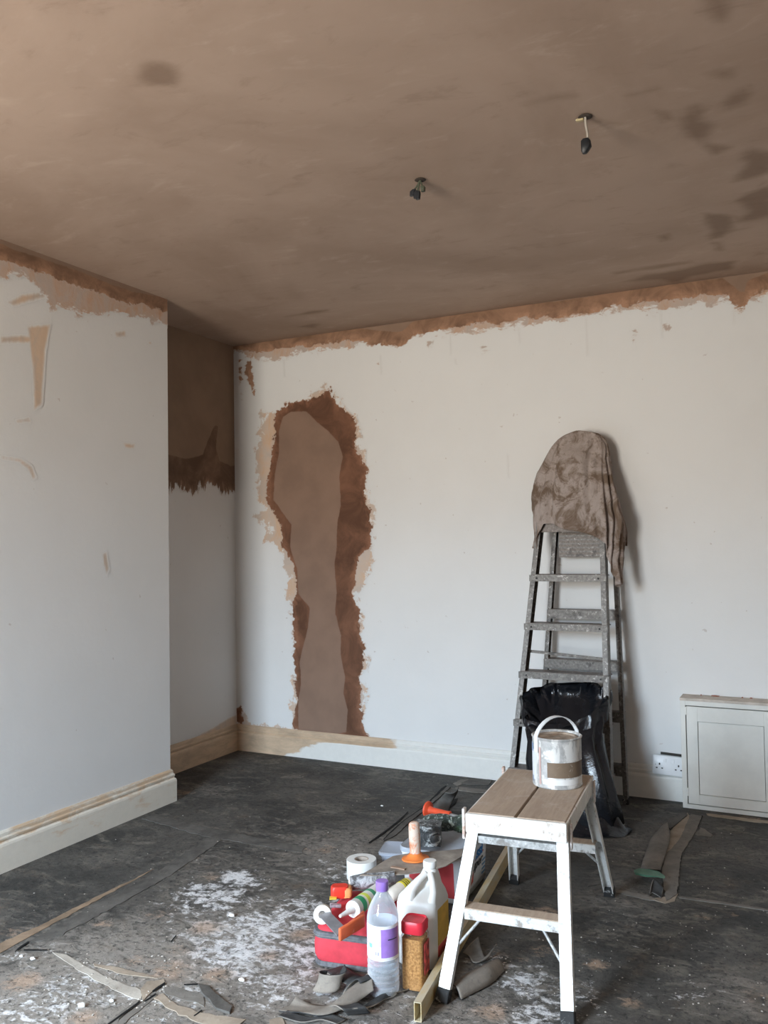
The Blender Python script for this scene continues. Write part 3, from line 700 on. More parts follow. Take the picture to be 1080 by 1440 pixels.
# ------------------------------------------------------------------ bin bag
def m_binbag():
    t = NT('black_polythene'); v = t.obj()
    n = t.noise(v, 9, 6, .6, 1.2); n2 = t.noise(t.scale(v, (1.5, 1.5, .6)), 26, 5, .6, .8)
    h = t.math('ADD', n, t.math('MULTIPLY', n2, .35))
    c = t.mix(t.ramp(n2, .3, .7), (.006, .007, .009), (.012, .013, .016))
    return t.done(t.bsdf(c, .20, 0, t.bump(h, .45, .012), .45))
MAT['binbag'] = m_binbag()
rings = []; NB = 72
spec = [ # z, xl, xr, y centre, half depth
    (.004, -1.12, -.785, 3.655, .085), (.03, -1.135, -.762, 3.655, .10), (.08, -1.14, -.775, 3.66, .10), (.16, -1.145, -.795, 3.67, .095), (.26, -1.15, -.815, 3.685, .085),
    (.33, -1.155, -.838, 3.705, .08), (.38, -1.165, -.850, 3.74, .075), (.42, -1.18, -.852, 3.79, .08), (.46, -1.20, -.848, 3.82, .09), (.50, -1.21, -.845, 3.84, .10)]
def bag_ring(z, xl, xr, yc, hd, k0, rim=0.0):
    out = []
    for k in range(NB):
        a = 2*PI*k/NB; ca, sa = math.cos(a), math.sin(a)
        x = (xl+xr)/2 + (xr-xl)/2*math.copysign(abs(ca)**.7, ca); y = yc + hd*math.copysign(abs(sa)**.8, sa)
        n = mnoise.fractal(Vector((x*7+3, y*9, z*7)), 1.0, 2.0, 4)
        d = .022*n + .010*math.sin(a*9+z*7+2*n) + .012*abs(mnoise.noise(Vector((a*2.2, z*9, 1.7))))
        zz = z
        if rim:   # the rim: high at the back and right, sagging at the front
            zz = z + rim*(.045*max(0, sa) - .105*max(0, -sa)**1.5*(1-.35*ca) - .03*max(0, -ca)) + .012*n
        out.append(Vector((x+ca*d, y+sa*d, max(.002, zz))))
    return out
for i, s_ in enumerate(spec): rings.append(bag_ring(*s_, i, rim=max(0, (s_[0]-.36)/.14) if s_[0] > .36 else 0))
# folded mouth: out over the rim, then down inside
CUFF = [(.515, -1.218, -.840, 3.845, .108, 1.0), (.500, -1.222, -.836, 3.845, .116, 1.0), (.465, -1.215, -.836, 3.835, .116, 1.0), (.43, -1.20, -.838, 3.825, .112, 1.0)]
rings = rings[:-1]
rings.append(bag_ring(.512, -1.214, -.842, 3.845, .105, 20, 1.0))
rings.append(bag_ring(.500, -1.20, -.855, 3.845, .095, 21, 1.0))
rings.append(bag_ring(.44, -1.15, -.88, 3.84, .07, 22, .6))
rings.append(bag_ring(.36, -1.10, -.90, 3.80, .05, 23, .2))
bm = bmesh.new(); bm_loft(bm, rings)
bm_loft(bm, [bag_ring(*q[:5], 0, q[5]) for q in CUFF], False, False)
bb = finish('bin_bag', bm, MAT['binbag'], None, True, angle=3.1)
tag(bb, 'open black plastic bin bag propped against the step ladder', 'bin bag')
# crumpled skirt of loose film at the foot of the bag (same film)
bm = bmesh.new(); rows = []
for i in range(26):
    u = i/25; a = -2.2 + u*2.6
    c_ = Vector((-.93+.175*math.cos(a)*1.0, 3.655+.10*math.sin(a), 0)); d_ = Vector((math.cos(a), math.sin(a), 0))
    rows.append([c_ + d_*(-.01+.028*s_) + Vector((0, 0, .045*(1-s_/2.0)**2*(1-.3*math.sin(u*21)) + .006*(1+math.sin(u*17+s_*3)) + .001)) for s_ in (0, .5, 1, 1.5, 2)])
bm_loft(bm, rows, False, False, close=False)
finish('loose_hem', bm, MAT['binbag'], bb, True, angle=3.1)

# ------------------------------------------------------------------ low cupboard on the back wall
MAT['cup'] = plain('cream_gloss_paint', (.76, .75, .70), .42, var=.03, sc=9, dirt=(.52, .50, .46), dirt_amt=.30, dsc=14)
MAT['cup_top'] = plain('dusty_cupboard_top', (.60, .53, .46), .7, var=.1, sc=25)
MAT['gap_shade'] = plain('painted_gap_shade', (.05, .045, .04), .8)  # near-black colour standing in for shade inside gaps and holes
CX0, CX1, CF, CH = -.566, .46, 4.080, .492
cu = tag(empty('low_cupboard', ((CX0+CX1)/2, D, 0)), 'low cream painted cupboard fixed to the white wall beside the socket', 'cupboard')
o_ = Vector(((CX0+CX1)/2, D, 0)); 
def cb(name, x0, x1, y0, y1, z0, z1, mat, parent=cu, bev=.0015): return box(name, ((x0+x1)/2-o_.x, (y0+y1)/2-o_.y, (z0+z1)/2), (x1-x0, y1-y0, z1-z0), mat, parent, bev)
dx0, dx1 = ony(966, 1060, CF).x, ony(1094, 1060, CF).x; dz1, dz0 = ony(968, 993, CF).z, ony(970, 1130, CF).z
cb('side_panel', CX0, CX0+.016, CF+.016, D-.001, .002, CH-.012, MAT['cup']); cb('side_panel', CX1-.016, CX1, CF+.016, D-.001, .002, CH-.012, MAT['cup'])
cb('gap_shade_sheet', CX0+.016, CX1-.016, CF+.026, CF+.030, .002, CH-.012, MAT['gap_shade'])  # dark sheet close behind the door, paints the shade in its joints
cb('frame', CX0, dx0-.002, CF, CF+.016, .002, CH-.012, MAT['cup']); cb('frame', dx1+.002, CX1, CF, CF+.016, .002, CH-.012, MAT['cup'])
cb('frame', dx0-.002, dx1+.002, CF, CF+.016, dz1+.003, CH-.012, MAT['cup'], bev=.0005); cb('frame', dx0-.002, dx1+.002, CF, CF+.016, .002, dz0-.003, MAT['cup'], bev=.0005)
cb('top', CX0-.002, CX1+.002, CF-.002, D-.001, CH-.012, CH, MAT['cup_top'])
px0, px1 = ony(982, 1060, CF).x, ony(1075.5, 1060, CF).x; pz1, pz0 = ony(985, 1015, CF).z, ony(985, 1118, CF).z
dr = cb('door', px0+.002, px1-.002, CF+.005, CF+.014, pz0+.002, pz1-.002, MAT['cup'], bev=.0008); dr.name = 'door'
lo = Vector(dr.location)
for a in ((dx0+.002, px0, dz0+.001, dz1-.001), (px1, dx1-.002, dz0+.001, dz1-.001)): cb('door_stile', a[0], a[1], CF, CF+.014, a[2], a[3], MAT['cup'], dr, .0008)
for a in ((px0, px1, dz0+.001, pz0), (px0, px1, pz1, dz1-.001)): cb('door_rail', a[0], a[1], CF, CF+.014, a[2], a[3], MAT['cup'], dr, .0008)
cb('door_shade_sheet', px0, px1, CF+.015, CF+.018, pz0, pz1, MAT['gap_shade'], dr, 0)  # dark sheet painting shade into the joint round the door panel
for zc in (.435, .075): cb('hinge', dx0-.003, dx0+.004, CF-.003, CF+.004, zc-.018, zc+.018, MAT['cup'], dr, .001)
for px, py, w in ((1008, 974.5, .022), (988, 974, .004), (1045, 978, .005), (1057, 979.5, .007)):
    q = onz(px, py+1.2, CH); c_ = bmesh.new(); bmesh.ops.create_icosphere(c_, subdivisions=1, radius=1, matrix=Matrix.Translation((q.x, min(q.y, D-.02), CH+.002)) @ Matrix.Diagonal((w, w*.5, .004, 1)))
    tag(finish('plaster_crumb', c_, plain('crumb_red', (.40, .18, .13), .8), None, True), {1008: 'flat reddish smear of plaster on top of the low cupboard', 988: 'leftmost tiny dark crumb on top of the low cupboard', 1045: 'tiny dark crumb on top of the cupboard near the picture edge', 1057: 'rightmost tiny crumb on top of the low cupboard'}[px], 'crumb', 'crumbs on the cupboard')

# ------------------------------------------------------------------ double socket
MAT['sock'] = plain('white_socket_plastic', (.80, .81, .82), .3, var=.02)
sk = empty('wall_socket', (-.632, D-.030, .163)); sk.rotation_euler = (rd(-5), rd(2.0), 0)
tag(sk, 'loose white double power socket on the skirting beside the cupboard', 'socket')
loft('face_plate', [rrect(.146, .086, .006, 0), rrect(.146, .086, .006, .008), rrect(.140, .080, .005, .010)], MAT['sock'], sk, M=Matrix.Rotation(PI/2, 4, 'X'))
box('back_box', (0, .012, 0), (.13, .022, .072), MAT['gap_shade'], sk)
box('painted_wall_gap', (.014, .026, .048), (.115, .004, .012), MAT['gap_shade'], sk)  # dark strip painting the shade above the tilted plate
for sx in (-1, 1):
    for dx, dz, w, h in ((sx*0, .006, .006, .009), (-.012, -.012, .0075, .005), (.012, -.012, .0075, .005)):
        box('painted_pin_hole', (sx*.042+dx, -.0102, dz-.002), (w, .001, h), MAT['gap_shade'], sk)  # dark slabs on the plate, hole shade given as colour
    box('switch', (sx*.012+sx*.006, -.0112, .022), (.011, .004, .016), MAT['sock'], sk, .001)
    tube('screw', [(sx*.060, -.0112, .0), (sx*.060, -.0098, .0)], .0032, MAT['steel'], sk, 10)

# ------------------------------------------------------------------ ceiling cables
MAT['cable'] = plain('grey_cable', (.42, .38, .33), .5); MAT['terminal'] = plain('black_terminal', (.02, .022, .026), .4); MAT['hole_shade'] = plain('painted_hole_shade', (.06, .045, .035), .9)
MAT['olive'] = plain('dusty_terminal', (.07, .075, .05), .6, dirt=(.3, .3, .26), dirt_amt=.4, dsc=120)
q = onz(823, 163, H); c1_ = tag(empty('ceiling_cable', (q.x, q.y, H)), 'grey cable with a black terminal block hanging from the ceiling', 'cable')
lathe('painted_ceiling_hole', [(.001, -.001), (.017, -.001), (.020, -.003), (.017, -.0045), (.001, -.0045)], MAT['hole_shade'], c1_, 16)  # dark disc below the ceiling, the shade of a hole as colour
tube('cable', [(0, 0, -.002), (.002, -.002, -.03), (.006, -.002, -.052), (.005, 0, -.072)], .0035, MAT['cable'], c1_, 8)
loft('terminal_block', [rrect(.016, .016, .004, -.066, 3), rrect(.026, .020, .005, -.072, 3), rrect(.028, .022, .006, -.088, 3, .001), rrect(.020, .018, .005, -.100, 3, -.003), rrect(.012, .012, .004, -.106, 3, -.004)], MAT['terminal'], c1_)
box('cable_clip', (-.016, .004, -.006), (.022, .012, .007), plain('brass_clip', (.45, .36, .2), .5), c1_, .002)
q = onz(591, 252, H); c2_ = tag(empty('ceiling_cable', (q.x, q.y, H)), 'bunch of short wires with dark connectors poking out of the ceiling', 'cable')
lathe('painted_ceiling_hole', [(.001, -.001), (.016, -.001), (.019, -.003), (.016, -.0045), (.001, -.0045)], MAT['hole_shade'], c2_, 16)  # same dark disc, painted shade instead of an opening
for i, (dx, dy, l) in enumerate(((-.016, 0, .052), (.010, -.003, .036), (-.030, .004, .040), (-.006, -.006, .060))):
    tube('wire', [(0, 0, -.002), (dx*.4, dy, -l*.4), (dx*.9, dy, -l*.8)], .0028, MAT['olive'], c2_, 8)
    loft('connector', [rrect(.012, .011, .003, -l*.7, 2, dx*.8, dy), rrect(.016, .013, .003, -l*.85, 2, dx, dy), rrect(.013, .011, .003, -l-.008, 2, dx*1.1, dy)], MAT['terminal'] if i != 1 else MAT['olive'], c2_)

# ------------------------------------------------------------------ floor covering remnants (children of the floor)
def m_lino(name, a, b_, d=(.10, .09, .08)):
    t = NT(name); v = t.obj(); n = t.noise(v, 9, 7, .7, .5); n2 = t.noise(v, 45, 7, .7)
    c = t.mix(t.ramp(n, .3, .7), a, b_); c = t.mix(t.ramp(n2, .56, .72, 0, .6), c, d)
    return t.done(t.bsdf(c, .8, 0, t.bump(n2, .4, .004), .2))
MAT['lino_tan'] = m_lino('tan_backing', (.27, .22, .17), (.42, .35, .275), (.18, .145, .115))
MAT['lino_pale'] = m_lino('pale_backing', (.36, .325, .28), (.52, .48, .42), (.25, .215, .18))
MAT['lino_grey'] = m_lino('grey_backing', (.075, .07, .064), (.15, .14, .127), (.04, .037, .034))
MAT['lino_mid'] = m_lino('grey_brown_backing', (.15, .138, .122), (.24, .22, .195), (.08, .072, .063))
MAT['lino_black'] = m_lino('black_face', (.03, .03, .031), (.075, .073, .07), (.15, .14, .13))
MAT['slit'] = plain('painted_slit_shade', (.008, .008, .008), .9)
MAT['tan_edge'] = m_lino('brown_board_edge', (.20, .145, .10), (.33, .24, .165), (.11, .09, .07))
def floor_poly(name, pts, mat, th=.0016, z=.0004, rough=.005):
    w = [Vector((p[0], p[1])) for p in wall_poly(pts, 'floor')]; P = []
    for a, b_ in zip(w, w[1:]+w[:1]):
        n = max(1, int((b_-a).length/.018)); nr = Vector((-(b_-a).y, (b_-a).x)).normalized()
        for i in range(n):
            q = a.lerp(b_, i/n); P.append(q + nr*(mnoise.noise(Vector((q.x*40, q.y*40, 3)))*rough))
    bm = bmesh.new(); lo = [bm.verts.new((p.x, p.y, z)) for p in P]; hi = [bm.verts.new((p.x, p.y, z+th+.0015*mnoise.noise(Vector((p.x*15, p.y*15, 0))))) for p in P]
    n = len(P); f = bm.faces.new(hi)
    for i in range(n): bm.faces.new((lo[i], lo[(i+1) % n], hi[(i+1) % n], hi[i]))
    bmesh.ops.triangulate(bm, faces=[f])
    return finish(name, bm, mat, floor)
S2 = lambda p: crop(p, 0, 1280, 4.5); S3 = lambda p: crop(p, 200, 1200, 3.857); S5 = lambda p: crop(p, 500, 1080, 5.4); S8 = lambda p: crop(p, 860, 960, 4.5); S4 = lambda p: crop(p, 780, 1230, 3.6)
def strip(pts, m, **k): return floor_poly('floor_strip', pts, MAT[m], **k)
def slit(pts): return floor_poly('painted_floor_gap', pts, MAT['slit'], th=.0006, z=.0032, rough=.0015)  # flat black strip laid on top, painting the shade of an open seam
strip([(-20,1345),(-20,1336),(60,1300),(130,1264),(205,1228),(216,1222),(200,1232),(130,1270),(62,1306),(0,1341)], 'tan_edge', th=.001, rough=.007)
strip([(30,1330),(130,1275),(222,1226),(300,1174),(312,1182),(235,1234),(150,1282),(80,1318)], 'lino_grey', th=.0016, rough=.012)
strip([(200,1152),(215,1146),(300,1166),(430,1192),(425,1199),(290,1177)], 'lino_grey', th=.0016, rough=.01)
strip(S2([(330,270),(420,285),(560,370),(720,445),(890,510),(890,572),(800,545),(650,470),(500,385)]), 'lino_pale')
strip(S2([(590,342),(740,365),(870,398),(1000,432),(900,428),(740,398),(600,358)]), 'lino_tan', rough=.006)
strip(S2([(890,505),(930,455),(1035,440),(1040,462),(962,522),(905,578)]), 'lino_tan')
strip(S2([(700,700),(860,575),(885,572),(760,690),(735,740),(660,740)]), 'lino_mid', th=.002)
strip(S2([(880,600),(960,550),(1000,540),(760,740),(700,740)]), 'lino_mid', th=.0015)
strip(S3([(60,790),(110,765),(190,830),(330,872),(440,890),(560,905),(520,940),(360,940),(200,880)]), 'lino_tan', th=.0025, rough=.008)
strip(S3([(120,720),(250,745),(330,770),(340,830),(240,800),(130,770)]), 'lino_mid', th=.0015, rough=.01)
strip(S3([(305,715),(360,730),(420,790),(490,840),(480,870),(400,850),(330,770)]), 'lino_grey', th=.006, rough=.008)
strip(S3([(690,905),(760,890),(775,940),(690,940)]), 'lino_tan', th=.002)
for s_ in ([(180,203),(184,212),(130,245),(95,272),(92,268),(125,238)], [(1042,462),(1047,474),(1000,505),(966,528),(962,520),(1000,490)], [(885,580),(888,590),(800,655),(720,712),(690,735),(680,728),(760,670)], [(150,254),(300,256),(300,263),(150,262)], [(985,535),(992,540),(920,585),(912,582)]): slit(S2(s_))
for s_ in ([(225,716),(300,712),(305,720),(230,722)], [(322,856),(328,860),(285,890),(278,888)], [(185,445),(187,453),(158,488),(155,482)]): slit(S3(s_))
# strips along the seam behind the tools
strip(S5([(690,150),(720,150),(560,300),(430,400),(300,520),(215,560),(225,540),(380,400),(530,300)]), 'lino_grey', th=.004)
strip(S5([(480,270),(560,215),(660,170),(600,225),(520,290),(470,300)]), 'lino_grey', th=.002)
strip(S5([(758,155),(790,148),(1000,172),(990,190),(900,190),(780,172)]), 'lino_mid', th=.004)
strip(S5([(800,120),(880,85),(1040,95),(1010,130),(860,130)]), 'lino_grey', th=.003)
strip(S5([(740,120),(800,92),(860,90),(800,130),(770,140)]), 'lino_mid', th=.002)
for s_ in ([(688,138),(695,150),(610,225),(520,302),(512,300),(600,215),(650,160)], [(515,300),(524,303),(380,405),(300,470),(215,553),(208,548),(300,455),(380,392)], [(395,335),(402,340),(340,405),(220,500),(105,577),(98,572),(220,485),(335,395)], [(700,245),(780,235),(760,275),(700,320),(665,340),(690,290)]): slit(S5(s_))
# strips by the cupboard
strip(S8([(480,822),(502,852),(430,1000),(345,1120),(335,1110),(360,1010),(378,932)]), 'lino_tan')
strip(S8([(502,835),(572,850),(532,950),(442,1090),(412,1350),(345,1385),(318,1190),(345,1090),(430,1000)]), 'lino_mid', th=.004)
strip(S8([(340,888),(460,828),(482,842),(372,934),(345,915)]), 'lino_grey', th=.006)
strip(S8([(520,960),(570,920),(635,965),(630,980),(540,970)]), 'lino_mid', th=.002, rough=.008)
strip(S8([(230,1370),(320,1360),(420,1340),(400,1385),(340,1400)]), 'lino_tan', th=.002, rough=.008)
strip(S8([(440,1355),(560,1370),(760,1400),(1010,1440),(1010,1452),(760,1412),(560,1385),(430,1366)]), 'lino_mid', th=.0025)
strip(S8([(-40,1330),(60,1318),(240,1350),(330,1392),(200,1370),(60,1338)]), 'lino_mid', th=.002, rough=.008)
strip(S8([(-140,1280),(0,1240),(140,1230),(140,1236),(0,1252),(-140,1292)]), 'lino_grey', th=.0015)
strip(S8([(600,830),(720,845),(900,870),(1010,880),(1010,892),(900,885),(720,860),(610,842)]), 'lino_tan', th=.003, rough=.012)
for s_ in ([(472,832),(480,838),(372,938),(364,932),(420,880)], [(572,843),(578,848),(548,918),(538,920)], [(440,1098),(448,1100),(425,1220),(420,1335),(410,1335),(415,1220)]): slit(S8(s_))

# ------------------------------------------------------------------ curled offcuts of floor covering
MAT['curl'] = m_lino('curled_backing', (.20, .175, .148), (.31, .27, .228), (.09, .08, .07))
def ribbon(name, pts, wd, curl, label, mats=('curl', 'lino_black'), n=9, th=.003, sub=5):
    """pts: centreline points, wd: width vectors, curl: bow of the cross-section"""
    pts = [Vector(p) for p in pts]; wd = [Vector(w) for w in wd]; N = len(pts); rows = []
    def cr(L_, t_):
        i = min(int(t_), N-2); f = t_-i; p0 = L_[max(i-1, 0)]; p1 = L_[i]; p2 = L_[i+1]; p3 = L_[min(i+2, N-1)]
        return .5*((2*p1)+(p2-p0)*f+(2*p0-5*p1+4*p2-p3)*f*f+(3*p1-p0-3*p2+p3)*f**3)
    M_ = (N-1)*sub
    for j in range(M_+1):
        t_ = j/sub; p = cr(pts, t_); w = cr(wd, t_); tg = cr(pts, min(t_+.05, N-1))-cr(pts, max(t_-.05, 0)); nr = tg.cross(w)
        nr = nr.normalized() if nr.length > 1e-9 else Vector((0, 0, 1)); c_ = float(np.interp(t_, range(N), curl)); row = []
        for k in range(n):
            s_ = 2*k/(n-1)-1; jag = 1+.06*mnoise.noise(Vector((p.x*60, p.y*60, s_*2)))
            q = p + w*(s_*.5*jag) - nr*(c_*(1-s_*s_)); q.z = max(q.z, .004); row.append(q)
        rows.append(row)
    bm = bmesh.new(); bm_loft(bm, rows, False, False, close=False)
    o = finish(name, bm, MAT[mats[0]], None, True, angle=3.1, recalc=False); o.data.materials.append(MAT[mats[1]])
    m = o.modifiers.new('thickness', 'SOLIDIFY'); m.thickness = th; m.offset = 0; m.material_offset = 1; m.material_offset_rim = 0
    return tag(o, label, 'floor offcut', 'curled floor offcuts')
G = lambda x, y, z=0: onz(x, y, z)
def gp(x, y, z): v = onz(x, y, z); return (v.x, v.y, v.z)
ribbon('floor_offcut', [gp(404,1412,.012), gp(430,1418,.008), gp(462,1420,.012), gp(490,1404,.022), gp(512,1388,.035), gp(524,1378,.05)], [(.02,.05,.02), (.01,.055,-.005), (0,.06,0), (-.03,.055,.01), (-.03,.05,.02), (-.03,.045,.03)], [.012,.006,-.008,-.015,-.01,0],
       'long twisted strip of floor covering curling in front of the red bag', ('lino_black', 'curl'))
ctr = onz(463, 1387, .02)
sp = [(ctr.x+(.035+.006*i/4)*math.cos(a), ctr.y+(.026)*math.sin(a), .026+.004*i) for i, a in enumerate([2.4, 3.2, 4.0, 4.8, 5.6, 6.4, 7.2])]
ribbon('floor_offcut', sp, [(.014,.012,.045)]*7, [.004]*7, 'dark looped strip of floor covering standing on edge below the red bag', ('lino_black', 'curl'))
ribbon('floor_offcut', [gp(470,1362,.010), gp(485,1372,.03), gp(500,1380,.032), gp(508,1386,.012)], [(.03,.05,0)]*4, [0,-.006,-.006,.0], 'tan bent strip of floor covering touching the base of the red bag')
ctr = onz(508, 1392, .02)
sp = [(ctr.x+.030*math.cos(a)*.9, ctr.y+.030*math.sin(a)*.5, .030+.026*math.sin(a+.8)) for a in [.2+.85*i for i in range(7)]]
ribbon('floor_offcut', sp, [(.035,.055,.004)]*7, [0]*7, 'rolled dark piece of floor covering beside the water bottle', ('lino_black', 'curl'))
ribbon('floor_offcut', [gp(470,1420,.004), gp(485,1412,.03), gp(498,1418,.034), gp(505,1426,.01)], [(.05,.035,.0)]*4, [0,.004,.004,0], 'arched scrap of floor covering nearest the picture bottom left of the metal straightedge')
ribbon('floor_offcut', [gp(516,1412,.006), gp(534,1405,.016), gp(552,1400,.010), gp(572,1392,.005)], [(.012,.06,0), (.01,.055,.01), (.02,.05,0), (.02,.03,0)], [0,.006,.004,0], 'short flat strip of floor covering between the water bottle and the straightedge')
ribbon('floor_offcut', [gp(398,1425,.005), gp(430,1434,.006), gp(458,1430,.010), gp(480,1437,.005)], [(.01,.03,0)]*4, [0,.003,.006,0], 'thin dark sliver of floor covering at the bottom edge of the picture', ('lino_mid', 'lino_black'))
# behind the hop-up leg
ribbon('floor_offcut', [gp(640,1398,.005), gp(660,1385,.008), gp(684,1372,.008), gp(702,1358,.006)], [(-.045,.035,.01), (-.05,.045,.01), (-.05,.045,.01), (-.04,.03,.005)], [-.022,-.028,-.028,-.015], 'half-rolled tube of floor covering lying between the hop-up legs', ('lino_black', 'curl'))
ribbon('floor_offcut', [gp(662,1328,.03), gp(668,1338,.012), gp(676,1350,.007), (onz(694,1346,0).x, onz(694,1346,0).y, .022)], [(.03,.05,.03), (.02,.045,.01), (.02,.04,.0), (.01,.035,.02)], [.004,.008,.006,0], 'small upturned scrap of floor covering beside the straightedge under the hop-up', ('curl', 'lino_mid'))
q0 = onz(633, 1138, 0)
ribbon('floor_offcut', [gp(616,1148,.004), gp(622,1132,.010), gp(632,1118,.05), gp(636,1110,.09)], [(.07,.02,0), (.07,.02,0), (.06,.03,.01), (.05,.03,.02)], [0,.006,.012,.016], 'grey flap of floor covering peeling up behind the tool pile', ('lino_grey', 'lino_black'))
ribbon('floor_offcut', [gp(915,1222,.006), gp(922,1200,.008), gp(929,1178,.01), gp(933,1162,.02)], [(.07,.01,0), (.072,.01,.006), (.07,.012,.008), (.03,.02,.03)], [0,.006,.01,.006], 'grey curled strip of floor covering running towards the low cupboard', ('lino_mid', 'lino_black'))
ribbon('floor_offcut', [gp(914,1256,.006), gp(918,1246,.018), gp(925,1252,.010), gp(931,1258,.005)], [(.0,.05,.03)]*4, [0,.004,.004,0], 'small folded grey scrap below the green plastic strip', ('lino_mid', 'lino_black'))

# green plastic offcut
gpts = [onz(*p, .022) for p in S8([(140,1190),(175,1184),(240,1190),(300,1200),(338,1222),(335,1236),(290,1228),(220,1226),(150,1212)])]
bm = bmesh.new(); lo_ = [bm.verts.new((p.x, p.y, p.z-.002)) for p in gpts]; hi_ = [bm.verts.new((p.x, p.y, p.z+.002+.004*math.sin(i))) for i, p in enumerate(gpts)]
bm.faces.new(hi_); bm.faces.new(lo_[::-1])
for i in range(len(gpts)): bm.faces.new((lo_[i], lo_[(i+1) % len(gpts)], hi_[(i+1) % len(gpts)], hi_[i]))
tag(finish('plastic_offcut', bm, plain('dull_green_plastic', (.10, .23, .15), .45, var=.15, dirt=(.4, .42, .38), dirt_amt=.3, dsc=40)), 'flat green plastic offcut lying across the floor strips near the cupboard', 'offcut')

# ------------------------------------------------------------------ crumbs and chips
def octa(bm, c, r, sq):
    M_ = Matrix.Translation(c) @ Matrix.Rotation(random.random()*6.3, 4, 'Z') @ Matrix.Rotation(random.random()*.6, 4, 'X')
    d = [(1,0,0),(-1,0,0),(0,1,0),(0,-1,0),(0,0,1),(0,0,-1)]
    V = [bm.verts.new(M_ @ Vector((x*r*random.uniform(.7,1.2), y*r*random.uniform(.6,1.1), z*r*sq))) for x, y, z in d]
    for a, b_, c_ in ((0,2,4),(2,1,4),(1,3,4),(3,0,4),(2,0,5),(1,2,5),(3,1,5),(0,3,5)): bm.faces.new((V[a], V[b_], V[c_]))
bm = bmesh.new()
zones = [(60,240,1340,1435,110,.0045), (200,520,1200,1440,170,.0035), (620,1080,1280,1440,190,.0032), (250,640,1080,1200,50,.004), (860,1080,1150,1290,40,.0035), (0,250,1180,1340,30,.003)]
for xa, xb, ya, yb, n, r in zones:
    for i in range(n):
        p = onz(random.uniform(xa, xb), random.uniform(ya, yb), 0); rr = r*random.uniform(.35, 1.15)
        if p.x < XB+.03 or p.y > 4.1 or (-1.45 < p.x < -.9 and 2.0 < p.y < 3.2): continue
        octa(bm, (p.x, p.y, rr*.35), rr, .6)
crs = finish('plaster_crumbs', bm, plain('pale_crumbs', (.50, .46, .41), .85, var=.35, sc=5)); crs['kind'] = 'stuff'
tag(crs, 'scattered pale plaster crumbs on the dark floor', 'crumbs')
MAT['chip'] = plain('white_plaster_chip', (.80, .79, .76), .8, var=.05, sc=60)
for x, y, r, lb in ((326,1289,.013,'large white plaster chip on the dusty floor left of the red bag'), (340,1380,.011,'white plaster chip on the floor below and left of the red bag'), (115,1416,.013,'flat white flake on the grey floor near the bottom left corner'), (157,1409,.009,'narrow white chip beside the pale floor strip at lower left'), (30,1346,.008,'white chip on the floor beside the black slit at far left'), (46,1350,.010,'small white chip just below the short black slit at left'), (537,1134,.008,'lone white speck on the dark floor before the back skirting')):
    p = onz(x, y, 0); bm = bmesh.new(); bmesh.ops.create_icosphere(bm, subdivisions=2, radius=1)
    for v_ in bm.verts: v_.co *= .75+.5*abs(mnoise.noise(v_.co*1.7+Vector((x, y, 0))))
    bmesh.ops.transform(bm, matrix=Matrix.Translation((p.x, p.y, r*.42)) @ Matrix.Diagonal((r, r*.7, r*.5, 1)), verts=bm.verts)
    tag(finish('plaster_chip', bm, MAT['chip']), lb, 'plaster chip', 'white plaster chips')

# ------------------------------------------------------------------ box-section straightedge
a = Vector((-.934, 2.012, 0)); b_ = Vector((-1.082, 3.19, 0)); d_ = (b_-a).normalized(); nrm = Vector((d_.y, -d_.x, 0)); Hh, Ww, tk = .05, .02, .0022
se = tag(empty('straightedge', a), 'long hollow yellowish metal straightedge lying beside the hop-up legs', 'straightedge')
bm = bmesh.new(); Rr = []
for p in (Vector(), b_-a):
    o4 = [p+nrm*(sx*Ww/2)+Vector((0, 0, z)) for sx, z in ((-1, .001), (1, .001), (1, Hh), (-1, Hh))]
    i4 = [p+nrm*(sx*(Ww/2-tk))+Vector((0, 0, z)) for sx, z in ((-1, .001+tk), (1, .001+tk), (1, Hh-tk), (-1, Hh-tk))]
    Rr.append(([bm.verts.new(q) for q in o4], [bm.verts.new(q) for q in i4]))
for k in range(4):
    k2 = (k+1) % 4
    bm.faces.new((Rr[0][0][k], Rr[0][0][k2], Rr[1][0][k2], Rr[1][0][k])); bm.faces.new((Rr[0][1][k2], Rr[0][1][k], Rr[1][1][k], Rr[1][1][k2]))
    bm.faces.new((Rr[0][0][k2], Rr[0][0][k], Rr[0][1][k], Rr[0][1][k2])); bm.faces.new((Rr[1][0][k], Rr[1][0][k2], Rr[1][1][k2], Rr[1][1][k]))
t = NT('yellowed_aluminium'); v = t.obj(); n_ = t.noise(t.scale(v, (3, .7, 3)), 9, 7, .7); n2_ = t.noise(v, 40, 6, .7)
c_ = t.mix(t.ramp(n_, .35, .65), (.60, .55, .42), (.62, .44, .17)); c_ = t.mix(t.ramp(n2_, .62, .72, 0, .6), c_, (.75, .72, .64))
MAT['yalu'] = t.done(t.bsdf(c_, .5, .15, None, .4))
finish('box_section', bm, MAT['yalu'], se)

